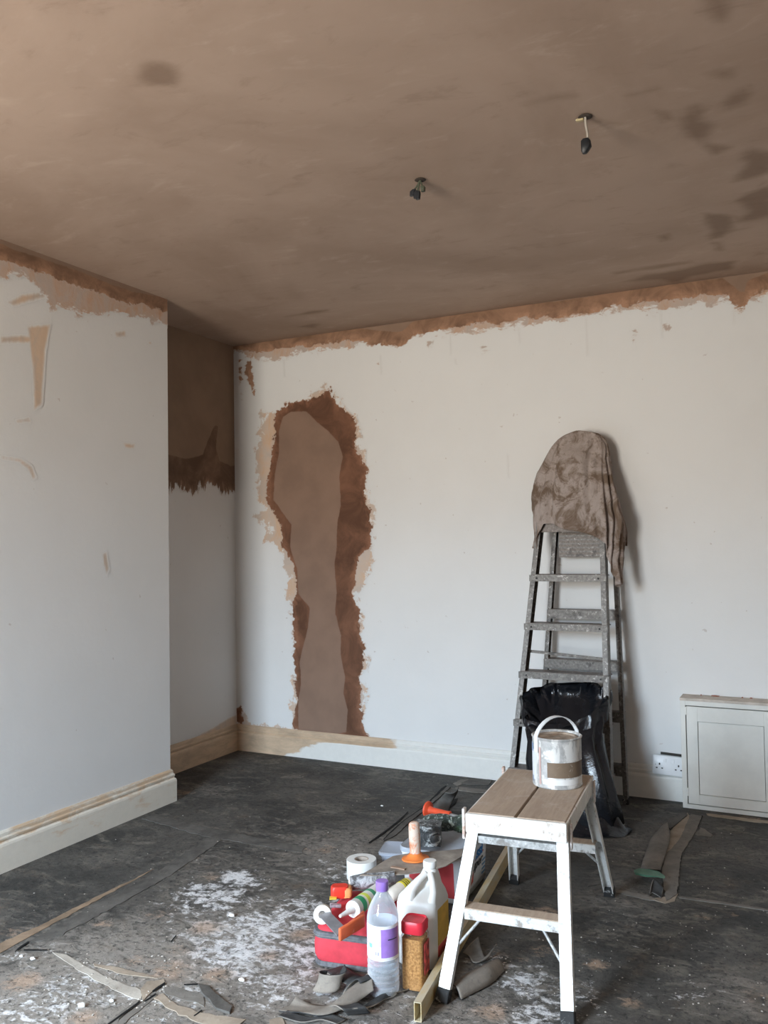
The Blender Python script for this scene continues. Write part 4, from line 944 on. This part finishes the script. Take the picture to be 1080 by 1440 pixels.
# ------------------------------------------------------------------ red tool bag
MAT['red_fab'] = plain('red_fabric', (.62, .055, .075), .75, var=.10, sc=16, dirt=(.62, .28, .28), dirt_amt=.42, dsc=9, bump=.15)
MAT['grey_fab'] = plain('grey_webbing', (.14, .14, .15), .8, var=.2, sc=60, dirt=(.4, .38, .37), dirt_amt=.4, dsc=20)
bag = tag(empty('tool_bag', (-1.328, 2.150, 0), rd(9)), 'small soft red tool bag with dark zip band standing behind the water bottle', 'bag')
BW, BD = .215, .29; mx_ = Matrix.Translation((BW/2, BD/2, 0))
def br(z, i=0.0, r=.035): return rrect(BW-2*i, BD-2*i, r, z, 6)
loft('body', [br(.016, .002), br(.03, -.003), br(.06, -.004), br(.083, -.001)], MAT['red_fab'], bag, M=mx_)
loft('base_piping', [br(.001, .004), br(.004, -.002), br(.012, -.003), br(.017, .0)], MAT['grey_fab'], bag, M=mx_)
loft('zip_band', [br(.082, .001), br(.084, -.005), br(.092, -.006), br(.099, -.003), br(.101, .003)], MAT['grey_fab'], bag, M=mx_)
loft('lid', [br(.098, .002), br(.106, .006), br(.114, .022, .03), br(.120, .05, .03), br(.121, .09, .012)], MAT['red_fab'], bag, M=mx_, angle=3)
loft('zip_line', [br(.0905, -.0062), br(.0905, -.0075), br(.0925, -.0075), br(.0925, -.0062)], MAT['steel'], bag, cap0=False, cap1=False, M=mx_)
LZ = .123     # lid height for the things on top

def wp(x, y, z): return onz(x, y, z)
# filling knife
MAT['orange'] = plain('orange_plastic', (.80, .16, .06), .4, var=.08, dirt=(.75, .50, .38), dirt_amt=.4, dsc=30)
MAT['blade'] = plain('dull_steel_blade', (.34, .34, .36), .45, .5, var=.12, sc=20, dirt=(.6, .58, .56), dirt_amt=.35, dsc=25)
kn = tag(empty('filling_knife', wp(480, 1310, LZ)), 'grey filling knife with orange-red handle on top of the red bag', 'filling knife'); ko = Vector(kn.location)
bl = [wp(449, 1288, LZ+.018), wp(463, 1282, LZ+.022), wp(486, 1305, LZ+.016), wp(474, 1316, LZ+.010)]
bm = bmesh.new(); bm_loft(bm, [[p-ko-Vector((0, 0, .0015)) for p in bl], [p-ko+Vector((0, 0, .0015)) for p in bl]]); finish('blade', bm, MAT['blade'], kn)
ha, hb = wp(477, 1315, LZ+.020), wp(512, 1294, LZ+.024)
bm = bmesh.new(); bm_beam(bm, ha-ko, hb-ko, .010, .036, (0, -.2, 1)); finish('handle', bm, MAT['orange'], kn, True, .004, 3)
bm = bmesh.new(); bm_beam(bm, ha-ko+Vector((.004, .012, .006)), hb-ko+Vector((-.01, .02, .008)), .006, .02, (0, .8, .6)); finish('handle_back', bm, MAT['orange'], kn, True, .003, 2)
# masking tape roll leaning at the bag edge
c_ = wp(449, 1288, LZ+.012)
MAT['paper'] = plain('cream_paper_tape', (.80, .76, .70), .7, var=.04)
rl = lathe('masking_tape', [(.011, -.011), (.026, -.011), (.026, .011), (.011, .011), (.011, -.011)], MAT['paper'], None, 28, Mloc((0, 0, 0), rd(25), PI/2-.25), cap0=False, cap1=False)
rl.location = (c_.x+.004, c_.y+.012, LZ+.013); tag(rl, 'small roll of cream masking tape at the left edge of the red bag', 'tape roll')
# sealant cartridge
MAT['cart'] = plain('white_cartridge', (.80, .80, .78), .35, var=.05, dirt=(.45, .38, .34), dirt_amt=.32, dsc=45)
ca_, cb_ = wp(496, 1279, LZ+.040), wp(540, 1248, LZ+.040); dr_ = (cb_-ca_).normalized()
q_ = dr_.to_track_quat('Z', 'Y').to_matrix().to_4x4()
ct = tag(empty('sealant_cartridge', ca_), 'white sealant cartridge with green label pointing forward over the red bag', 'cartridge')
lathe('barrel', [(.019, 0), (.024, .001), (.0245, .006), (.0235, .010), (.0235, .17), (.022, .172)], MAT['cart'], ct, 28, q_)
lathe('nozzle', [(.010, .0), (.009, -.012), (.007, -.03), (.0045, -.055), (.003, -.056)], MAT['cart'], ct, 16, Mloc((0, 0, 0)) @ (-dr_ + Vector((-.15, 0, .0))).normalized().to_track_quat('-Z', 'Y').to_matrix().to_4x4())
for z0_, z1_, col in ((.022, .042, (.02, .30, .13)), (.052, .066, (.62, .68, .10)), (.085, .10, (.05, .30, .16))):
    lathe('label_band', [(.0237, z0_), (.0241, z0_), (.0241, z1_), (.0237, z1_)], plain('band_%d' % int(z0_*1000), col, .4, var=.05), ct, 28, q_, cap0=False, cap1=False)
# tape measure (red with orange front)
tm = wp(478, 1256, LZ+.012); tme = tag(empty('tape_measure', (tm.x, tm.y, LZ), rd(28)), 'red and orange tape measure on the back corner of the red bag', 'tape measure')
MAT['red_pl'] = plain('red_plastic', (.78, .05, .03), .35, var=.06)
loft('case', [rrect(.052, .034, .010, .002), rrect(.056, .038, .012, .008), rrect(.056, .038, .012, .030), rrect(.048, .032, .012, .036)], MAT['red_pl'], tme)
loft('grip', [rrect(.026, .0385, .008, .004, cx=.022), rrect(.028, .040, .010, .010, cx=.024), rrect(.028, .040, .010, .026, cx=.024), rrect(.022, .034, .010, .032, cx=.022)], plain('orange_grip', (.75, .33, .12), .5), tme)
box('tongue', (-.02, -.024, .008), (.022, .022, .003), plain('yellow_tape', (.85, .66, .08), .4), tme, .001)
# purple and white packet beside it
pk = wp(472, 1273, LZ+.006); bm = bmesh.new(); bm_box(bm, (0, 0, 0), (.034, .02, .008)); pkt = finish('small_packet', bm, plain('printed_packet', (.62, .52, .60), .4, var=.35, sc=70), None, True, .003); pkt.location = (pk.x, pk.y, LZ+.005); pkt.rotation_euler = (0, .1, .5)
tag(pkt, 'tiny crumpled printed packet in front of the tape measure', 'packet')
# roll of clear film
MAT['film'] = None
t = NT('crinkled_clear_film'); v = t.obj(); n_ = t.noise(v, 34, 6, .7, 1.5)
c_ = t.mix(t.ramp(n_, .4, .62), (.10, .10, .105), (.55, .56, .58)); MAT['film'] = t.done(t.bsdf(c_, .12, 0, t.bump(n_, 1.0, .012), .7))
fa, fb = wp(494, 1242, .148), wp(556, 1234, .165); fo = fa.copy(); fdir = (fb-fa).normalized()
fr = tag(empty('film_roll', fo), 'silvery roll of crinkled plastic film lying behind the red bag', 'film roll')
tube('wrapping', [Vector(), (fb-fa)*.3+Vector((0, 0, .002)), (fb-fa)*.7, fb-fa], [.021, .023, .021, .020], MAT['film'], fr, 18)
lathe('core_end', [(.008, -.006), (.016, -.007), (.0185, -.003), (.0185, .003)], MAT['paper'], fr, 20, fdir.to_track_quat('Z', 'Y').to_matrix().to_4x4())
# cream tube with yellow label
ya, yb = wp(575, 1243, .150), wp(545, 1262, .146); yd = (yb-ya).normalized(); yq = yd.to_track_quat('Z', 'Y').to_matrix().to_4x4()
yt = tag(empty('glue_bottle', ya), 'white glue bottle with yellow printed label lying behind the purple bottle cap', 'glue bottle')
lathe('body', [(.012, -.006), (.019, -.004), (.021, .002), (.021, .10), (.016, .108), (.009, .112), (.009, .125)], plain('cream_bottle', (.82, .75, .66), .4, var=.04), yt, 24, yq)
lathe('label', [(.0212, .012), (.0217, .012), (.0217, .046), (.0212, .046)], plain('yellow_label', (.88, .76, .06), .4, var=.03), yt, 24, yq, cap0=False, cap1=False)
for i in range(3): lathe('print_line', [(.0218, .018+i*.008), (.0221, .018+i*.008), (.0221, .021+i*.008), (.0218, .021+i*.008)], MAT['terminal'], yt, 24, yq, cap0=False, cap1=False)

# ------------------------------------------------------------------ water bottle
t = NT('clear_plastic'); v = t.obj(); n_ = t.noise(v, 22, 4, .6)
lw = t.n('ShaderNodeLayerWeight', {'Blend': .42}).outputs['Facing']
gl = t.n('ShaderNodeBsdfPrincipled', {'Base Color': (.84, .88, .93, 1), 'Roughness': .08, 'Specular IOR Level': .8, 'Normal': t.bump(n_, .25, .004)}).outputs[0]
tr = t.n('ShaderNodeBsdfTransparent', {'Color': (.93, .95, .97, 1)}).outputs[0]
MAT['clear'] = t.done(t.n('ShaderNodeMixShader', {0: t.ramp(lw, .1, .95, .26, .80), 1: tr, 2: gl}).outputs[0])
t = NT('jar_glass'); lw = t.n('ShaderNodeLayerWeight', {'Blend': .4}).outputs['Facing']
gl = t.n('ShaderNodeBsdfPrincipled', {'Base Color': (.25, .2, .16, 1), 'Roughness': .06, 'Specular IOR Level': .8}).outputs[0]
MAT['jar_glass'] = t.done(t.n('ShaderNodeMixShader', {0: t.ramp(lw, .1, 1, .05, .5), 1: t.n('ShaderNodeBsdfTransparent').outputs[0], 2: gl}).outputs[0])
bt = tag(empty('water_bottle', (-1.076, 2.103, 0)), 'clear ribbed plastic water bottle with purple cap and purple-white label', 'bottle')
prof = [(.014, .006), (.022, .002), (.036, .002), (.041, .008), (.0425, .016)]
for i in range(5):
    z = .020+i*.0155; prof += [(.0430, z+.002), (.0430, z+.008), (.0405, z+.0115), (.0405, z+.0135)]
prof += [(.0425, .099), (.0420, .104), (.0420, .192), (.0430, .197), (.0425, .206), (.039, .222), (.032, .240), (.024, .254), (.0165, .266), (.0145, .272), (.0145, .282)]
lathe('body', prof, MAT['clear'], bt, 40, cap1=False)
lathe('cap', [(.010, .300), (.0165, .299), (.0172, .296), (.0172, .276), (.0162, .274)], plain('purple_cap', (.33, .19, .60), .35, var=.05), bt, 28)
bl_ = lathe('label', [(.0424, .103), (.0429, .103), (.0429, .194), (.0424, .194)], plain('label_white', (.82, .81, .84), .4, var=.03), bt, 40, cap0=False, cap1=False)
arc_patch('label_print', .0428, rd(-70), rd(5), .112, .186, plain('label_purple', (.36, .20, .58), .4, var=.10, sc=20), bl_, 12, .0004)
arc_patch('label_print', .0428, rd(-165), rd(-70), .140, .186, plain('label_lilac', (.68, .56, .78), .4, var=.05, sc=20), bl_, 12, .0004)
arc_patch('label_print', .0429, rd(-45), rd(-6), .157, .1595, MAT['terminal'], bl_, 8, .0005)
arc_patch('label_print', .0429, rd(-120), rd(-105), .135, .146, plain('label_cyan', (.25, .68, .75), .4), bl_, 6, .0005)
for i in range(2): arc_patch('label_print', .0429, rd(-92+i*9), rd(-87+i*9), .118, .127, plain('label_grey', (.45, .42, .5), .4), bl_, 4, .0005)
t = NT('water'); sh = t.n('ShaderNodeMixShader', {0: .10, 1: t.n('ShaderNodeBsdfTransparent', {'Color': (.96, .98, 1, 1)}).outputs[0], 2: t.bsdf((.80, .86, .92), .08, 0, None, .6)}).outputs[0]
MAT['water'] = t.done(sh)
lathe('water', [(.02, .008), (.038, .010), (.0385, .03), (.0385, .094), (.001, .094)], MAT['water'], bt, 32, cap1=False)

# ------------------------------------------------------------------ granule jar
jr = tag(empty('granule_jar', (-1.012, 2.170, 0), rd(6)), 'square clear jar of brown granules with red screw lid', 'jar')
t = NT('brown_granules'); v = t.obj(); n_ = t.noise(v, 190, 3, .6); n2_ = t.noise(v, 18, 4, .6)
c_ = t.mix(t.ramp(n_, .3, .7), (.30, .13, .035), (.58, .30, .10)); c_ = t.mix(t.ramp(n2_, .4, .7, 0, .4), c_, (.50, .27, .10)); MAT['granule'] = t.done(t.bsdf(c_, .6, 0, t.bump(n_, .5, .003), .3))
JW = .066
loft('granules', [rrect(JW-.006, JW-.006, .011, .004), rrect(JW-.006, JW-.006, .011, .138)], MAT['granule'], jr)
loft('jar_body', [rrect(JW-.006, JW-.006, .012, .001), rrect(JW, JW, .013, .005), rrect(JW, JW, .013, .142), rrect(JW-.008, JW-.008, .013, .152), rrect(JW-.010, JW-.010, .013, .156)], MAT['jar_glass'], jr)
loft('lid', [rrect(JW-.004, JW-.004, .014, .152), rrect(JW-.001, JW-.001, .016, .156), rrect(JW-.001, JW-.001, .016, .178), rrect(JW-.007, JW-.007, .015, .184), rrect(JW-.012, JW-.012, .013, .1835), rrect(JW-.016, JW-.016, .011, .181)], plain('red_lid', (.66, .03, .05), .35, var=.06, dirt=(.75, .35, .36), dirt_amt=.3, dsc=20), jr)
box('label', (JW/2+.0006, .0, .085), (.0012, .04, .085), plain('red_white_label', (.62, .08, .07), .45, var=.45, sc=55, dirt=(.8, .74, .68), dirt_amt=.42, dsc=60), jr)

# ------------------------------------------------------------------ white jerrycan
MAT['hdpe'] = plain('milky_plastic', (.80, .79, .75), .38, var=.03, sc=8)
jg = tag(empty('jerrycan', (-1.057, 2.325, 0), rd(2)), 'white plastic five-litre jerrycan with moulded handle behind the granule jar', 'jerrycan')
JX, JY = .122, .132
loft('body', [rrect(JX-.012, JY-.012, .02, .001), rrect(JX, JY, .022, .007), rrect(JX, JY, .022, .06), rrect(JX-.003, JY-.003, .022, .066), rrect(JX-.003, JY-.003, .022, .078), rrect(JX, JY, .022, .084), rrect(JX, JY, .022, .172), rrect(JX-.006, JY-.008, .026, .190), rrect(JX-.034, JY-.060, .026, .210, cx=.004, cy=.020), rrect(JX-.066, JY-.082, .02, .236, cx=.016, cy=.020), rrect(.044, .044, .018, .254, cx=.022, cy=.008), rrect(.036, .036, .017, .262, cx=.022, cy=.006)], MAT['hdpe'], jg, angle=1.2)
lathe('neck', [(.0165, .256), (.0165, .266)], MAT['hdpe'], jg, 24, Mloc((.022, .006, 0)))
lathe('cap', [(.0195, .264), (.0200, .266), (.0200, .280), (.0185, .283), (.004, .284)], plain('white_cap', (.82, .81, .78), .4, var=.03), jg, 24, Mloc((.022, .006, 0)))
tube('handle', [(.016, -.012, .252), (.002, -.030, .236), (-.012, -.048, .212), (-.016, -.054, .186)], [.010, .010, .011, .014], MAT['hdpe'], jg, 10)
tube('handle', [(.030, -.012, .252), (.042, -.026, .234), (.050, -.040, .210), (.048, -.050, .184)], [.010, .010, .011, .014], MAT['hdpe'], jg, 10)
box('label', (JX/2+.0006, .004, .112), (.0012, .085, .10), plain('amber_label', (.72, .44, .08), .45, var=.10, sc=20), jg)
box('label', (JX/2+.0006, .004, .045), (.0012, .085, .03), plain('label_red', (.62, .10, .08), .45, var=.1), jg)

# ------------------------------------------------------------------ tub of adhesive
MAT['tub'] = plain('white_tub_plastic', (.76, .77, .79), .35, var=.03)
tb = tag(empty('plastic_tub', (-1.198, 2.835, 0), rd(3)), 'large white plastic tub with blue, black and red printing under the hop-up edge', 'tub')
TX, TY, THH = .235, .30, .172
loft('body', [rrect(TX-.036, TY-.036, .03, .001), rrect(TX-.026, TY-.026, .03, .006), rrect(TX-.004, TY-.004, .034, .148), rrect(TX, TY, .035, .150), rrect(TX, TY, .035, .160)], MAT['tub'], tb)
loft('lid', [rrect(TX+.006, TY+.006, .036, .157), rrect(TX+.008, TY+.008, .037, .160), rrect(TX+.008, TY+.008, .037, .168), rrect(TX, TY, .034, THH), rrect(TX-.012, TY-.012, .03, THH-.004)], plain('pale_blue_grey_lid', (.42, .46, .52), .4, var=.1, dirt=(.25, .25, .26), dirt_amt=.35, dsc=14), tb)
def side_x(z): return (TX-.026)/2 + (.011)*(z-.006)/.154
def side_panel(name, y0, y1, z0, z1, mat, off=.0008, skew=0.0, parent=tb):
    bm = bmesh.new(); v0 = [(side_x(z0)+off, y0, z0), (side_x(z0)+off, y1, z0+skew), (side_x(z1)+off, y1, z1+skew), (side_x(z1)+off, y0, z1)]
    bm_loft(bm, [[Vector(p)-Vector((.0006, 0, 0)) for p in v0], [Vector(p)+Vector((.0004, 0, 0)) for p in v0]]); return finish(name, bm, mat, parent)
side_panel('label', -.115, .115, .014, .098, plain('label_greywhite', (.62, .63, .65), .45, var=.06, sc=30), tb and .0006)
side_panel('label_print', -.115, .115, .100, .106, plain('label_redline', (.62, .10, .09), .45), .0010, .012)
side_panel('label_print', -.09, .055, .030, .066, plain('label_redpic', (.60, .09, .07), .45, var=.3, sc=40), .0012, .018)
for i in range(4): side_panel('label_print', .075, .112, .030+i*.015, .037+i*.015, plain('label_blueblock', (.10, .28, .52), .45), .0012)
side_panel('label_print', -.11, .115, .006, .024, plain('label_base_grey', (.45, .45, .46), .45, var=.15, sc=40), .0013)
bm = bmesh.new(); v0 = [(x, -(TY-.026)/2-.0007-.011*(z-.006)/.154, z) for x, z in ((-.08, .02), (.08, .02), (.08, .14), (-.08, .14))]
bm_loft(bm, [[Vector(p) for p in v0], [Vector(p)+Vector((0, -.0006, 0)) for p in v0]]); finish('label', bm, plain('label_front_red', (.70, .09, .10), .45, var=.05), tb)
def text_mesh(name, s_, size, M_, mat, parent, shear=0.0, bold=.0):
    cu_ = bpy.data.curves.new('txt', 'FONT'); cu_.body = s_; cu_.size = size; cu_.extrude = .0004; cu_.shear = shear; cu_.offset = bold
    ob = bpy.data.objects.new('txt', cu_); COL.objects.link(ob); bpy.context.view_layer.update()
    me = bpy.data.meshes.new_from_object(ob.evaluated_get(bpy.context.evaluated_depsgraph_get())); bpy.data.objects.remove(ob)
    me.transform(M_); me.name = name; return link(name, me, mat, parent)
def side_text(name, s_, size, y, z, mat, shear=0, bold=0):
    x = side_x(z+.012)+.0022
    M_ = Matrix(((0, .07, 1, x), (1.3, 0, 0, y), (0, 1, 0, z), (0, 0, 0, 1))); return text_mesh(name, s_, size, M_, mat, tb, shear, bold)
side_text('lettering', 'assi', .056, -.035, .112, plain('letter_blue', (.03, .22, .58), .4, var=.03), 0, .0016)
side_text('lettering', 'uper', .046, -.045, .078, plain('letter_black', (.03, .03, .035), .4, var=.03), .3, .0004)

# ------------------------------------------------------------------ wrapped bundles on the tub
t = NT('black_shiny_film'); v = t.obj(); n_ = t.noise(v, 26, 5, .65, 1.8); n2_ = t.noise(v, 12, 4, .6)
c_ = t.mix(t.ramp(n_, .50, .64), (.04, .045, .048), (.55, .57, .57)); MAT['wrap'] = t.done(t.bsdf(c_, .14, 0, t.bump(n_, 1.0, .015), .8))  # pale patches paint a white sheen into the black film colour
t = NT('green_black_foil'); v = t.obj(); n_ = t.noise(v, 30, 5, .65, 2.0); n2_ = t.noise(v, 9, 3, .5)
c_ = t.mix(t.ramp(n_, .5, .64), (.04, .06, .05), (.48, .56, .50)); c_ = t.mix(t.ramp(n2_, .5, .62, 0, .6), c_, (.10, .25, .10)); MAT['foil'] = t.done(t.bsdf(c_, .15, 0, t.bump(n_, 1.0, .015), .8))
def crumple(o, amp, sc, seed=0):
    for v_ in o.data.vertices:
        n = mnoise.noise_vector(v_.co*sc+Vector((seed, 0, 0))); v_.co += n*amp
pz = THH+.001; p_ = onz(600, 1198, pz)
bm = bmesh.new(); bm_box(bm, (0, 0, .034), (.088, .080, .066)); bmesh.ops.subdivide_edges(bm, edges=bm.edges, cuts=6, use_grid_fill=True)
wb2 = finish('wrapped_block', bm, MAT['wrap'], None, True, angle=.5); crumple(wb2, .006, 40)
wb2.location = (-1.222, 2.745, pz+.004); wb2.rotation_euler = (0, 0, rd(20)); tag(wb2, 'dark block wrapped in shiny black film on the tub lid', 'wrapped block')
bm = bmesh.new(); bm_tube(bm, [Vector((-.10+.02*i, 0, .031)) for i in range(11)], [.016, .028, .031, .029, .027, .025, .027, .030, .028, .023, .013], 18)
fo_ = finish('foil_bundle', bm, MAT['foil'], None, True, angle=3); crumple(fo_, .010, 28, 3)
fo_.location = (-1.185, 2.875, pz+.006); fo_.rotation_euler = (0, 0, rd(14)); tag(fo_, 'crumpled dark green foil bundle at the back of the tub lid', 'foil bundle')

# ------------------------------------------------------------------ plasterer's hawk, upside down
MAT['hawk'] = plain('plaster_smeared_plate', (.36, .315, .27), .6, .1, var=.2, sc=12, dirt=(.50, .38, .28), dirt_amt=.45, dsc=8)
hw = tag(empty('plaster_hawk', (-1.20, 2.59, .178)), 'upturned plastering hawk with upright orange handle resting on the tub', 'hawk'); ho = Vector(hw.location)
def hz(p): return .1745
out = [(506,1231),(522,1222),(538,1212),(552,1204),(580,1199),(618,1197),(656,1193),(650,1204),(628,1217),(600,1225.5),(570,1229),(540,1231)]
hp_ = [onz(x, y, .177) for x, y in out]
bm = bmesh.new(); bm_loft(bm, [[Vector((p.x, p.y, hz(p)))-ho for p in hp_], [Vector((p.x, p.y, hz(p)+.003))-ho for p in hp_]]); finish('plate', bm, MAT['hawk'], hw)
hc = onz(584.5, 1207, .180)-ho; hc.z = hz(hc+ho)-ho.z+.003
MAT['hawk_orange'] = plain('worn_orange_handle', (.74, .25, .11), .55, var=.10, sc=30, dirt=(.72, .58, .48), dirt_amt=.72, dsc=26)
lathe('collar', [(.044, 0), (.046, .002), (.044, .005), (.030, .008), (.022, .016), (.020, .020)], plain('orange_collar', (.80, .22, .05), .5, var=.06, dirt=(.70, .50, .38), dirt_amt=.35), hw, 32, Mloc(hc, 0, rd(-2), rd(-3)))
lathe('handle', [(.0175, .016), (.0180, .04), (.0190, .07), (.0185, .10), (.0170, .113), (.0120, .118), (.002, .119)], MAT['hawk_orange'], hw, 28, Mloc(hc, 0, rd(-2), rd(-3)))
box('rivet_bar', tuple(onz(560, 1221, .179)-ho+Vector((0, 0, .001))), (.05, .012, .004), plain('rusty_bar', (.42, .28, .2), .7), hw, .001, None)

# ------------------------------------------------------------------ scrim tape roll
tp = tag(empty('tape_roll', (-1.505, 2.780, 0)), 'thick white roll of jointing tape lying flat beside the hawk', 'tape roll')
lathe('tape', [(.026, .001), (.053, .001), (.054, .003), (.054, .066), (.053, .068), (.026, .068)], plain('white_tape', (.82, .82, .79), .6, var=.03), tp, 40, cap0=False, cap1=False)
lathe('core', [(.0225, .001), (.0262, .001), (.0262, .067), (.0225, .067), (.0225, .001)], plain('cardboard_core', (.45, .38, .32), .8, var=.1), tp, 32, cap0=False, cap1=False)

# ------------------------------------------------------------------ clear food box
bx2 = tag(empty('clear_box', (-1.418, 2.935, 0), rd(14)), 'shallow clear plastic box with lid behind the tape roll', 'plastic box')
t = NT('frosted_plastic'); sh = t.n('ShaderNodeMixShader', {0: .45, 1: t.n('ShaderNodeBsdfTransparent', {'Color': (.9, .93, .97, 1)}).outputs[0], 2: t.bsdf((.62, .66, .74), .2, 0, None, .6)}).outputs[0]; MAT['frost'] = t.done(sh)
BXW, BXD = .15, .13
loft('base', [rrect(BXW-.03, BXD-.03, .015, .001), rrect(BXW-.008, BXD-.008, .018, .062), rrect(BXW-.010, BXD-.010, .018, .062), rrect(BXW-.032, BXD-.032, .015, .003)], MAT['frost'], bx2, cap1=True)
loft('lid', [rrect(BXW, BXD, .018, .058), rrect(BXW+.004, BXD+.004, .02, .060), rrect(BXW+.004, BXD+.004, .02, .067), rrect(BXW-.004, BXD-.004, .018, .070), rrect(BXW-.016, BXD-.016, .016, .068)], MAT['frost'], bx2)

# ------------------------------------------------------------------ bolster with orange hand guard
bo = tag(empty('bolster_chisel', (-1.48, 3.475, 0), rd(-14)), 'orange-guarded bolster chisel lying on the floor behind the foil bundle', 'chisel')
mxr = Mloc((0, 0, .036), 0, 0, PI/2)
lathe('hand_guard', [(.012, -.085), (.036, -.080), (.034, -.074), (.018, -.066), (.014, -.050), (.0135, .03), (.016, .04), (.012, .044)], plain('red_orange_grip', (.80, .10, .04), .45, var=.06), bo, 24, mxr)
lathe('shaft', [(.007, .044), (.007, .10), (.006, .14)], MAT['steel'], bo, 12, mxr)
box('chisel_blade', (.165, 0, .034), (.06, .06, .006), MAT['steel'], bo, .001)
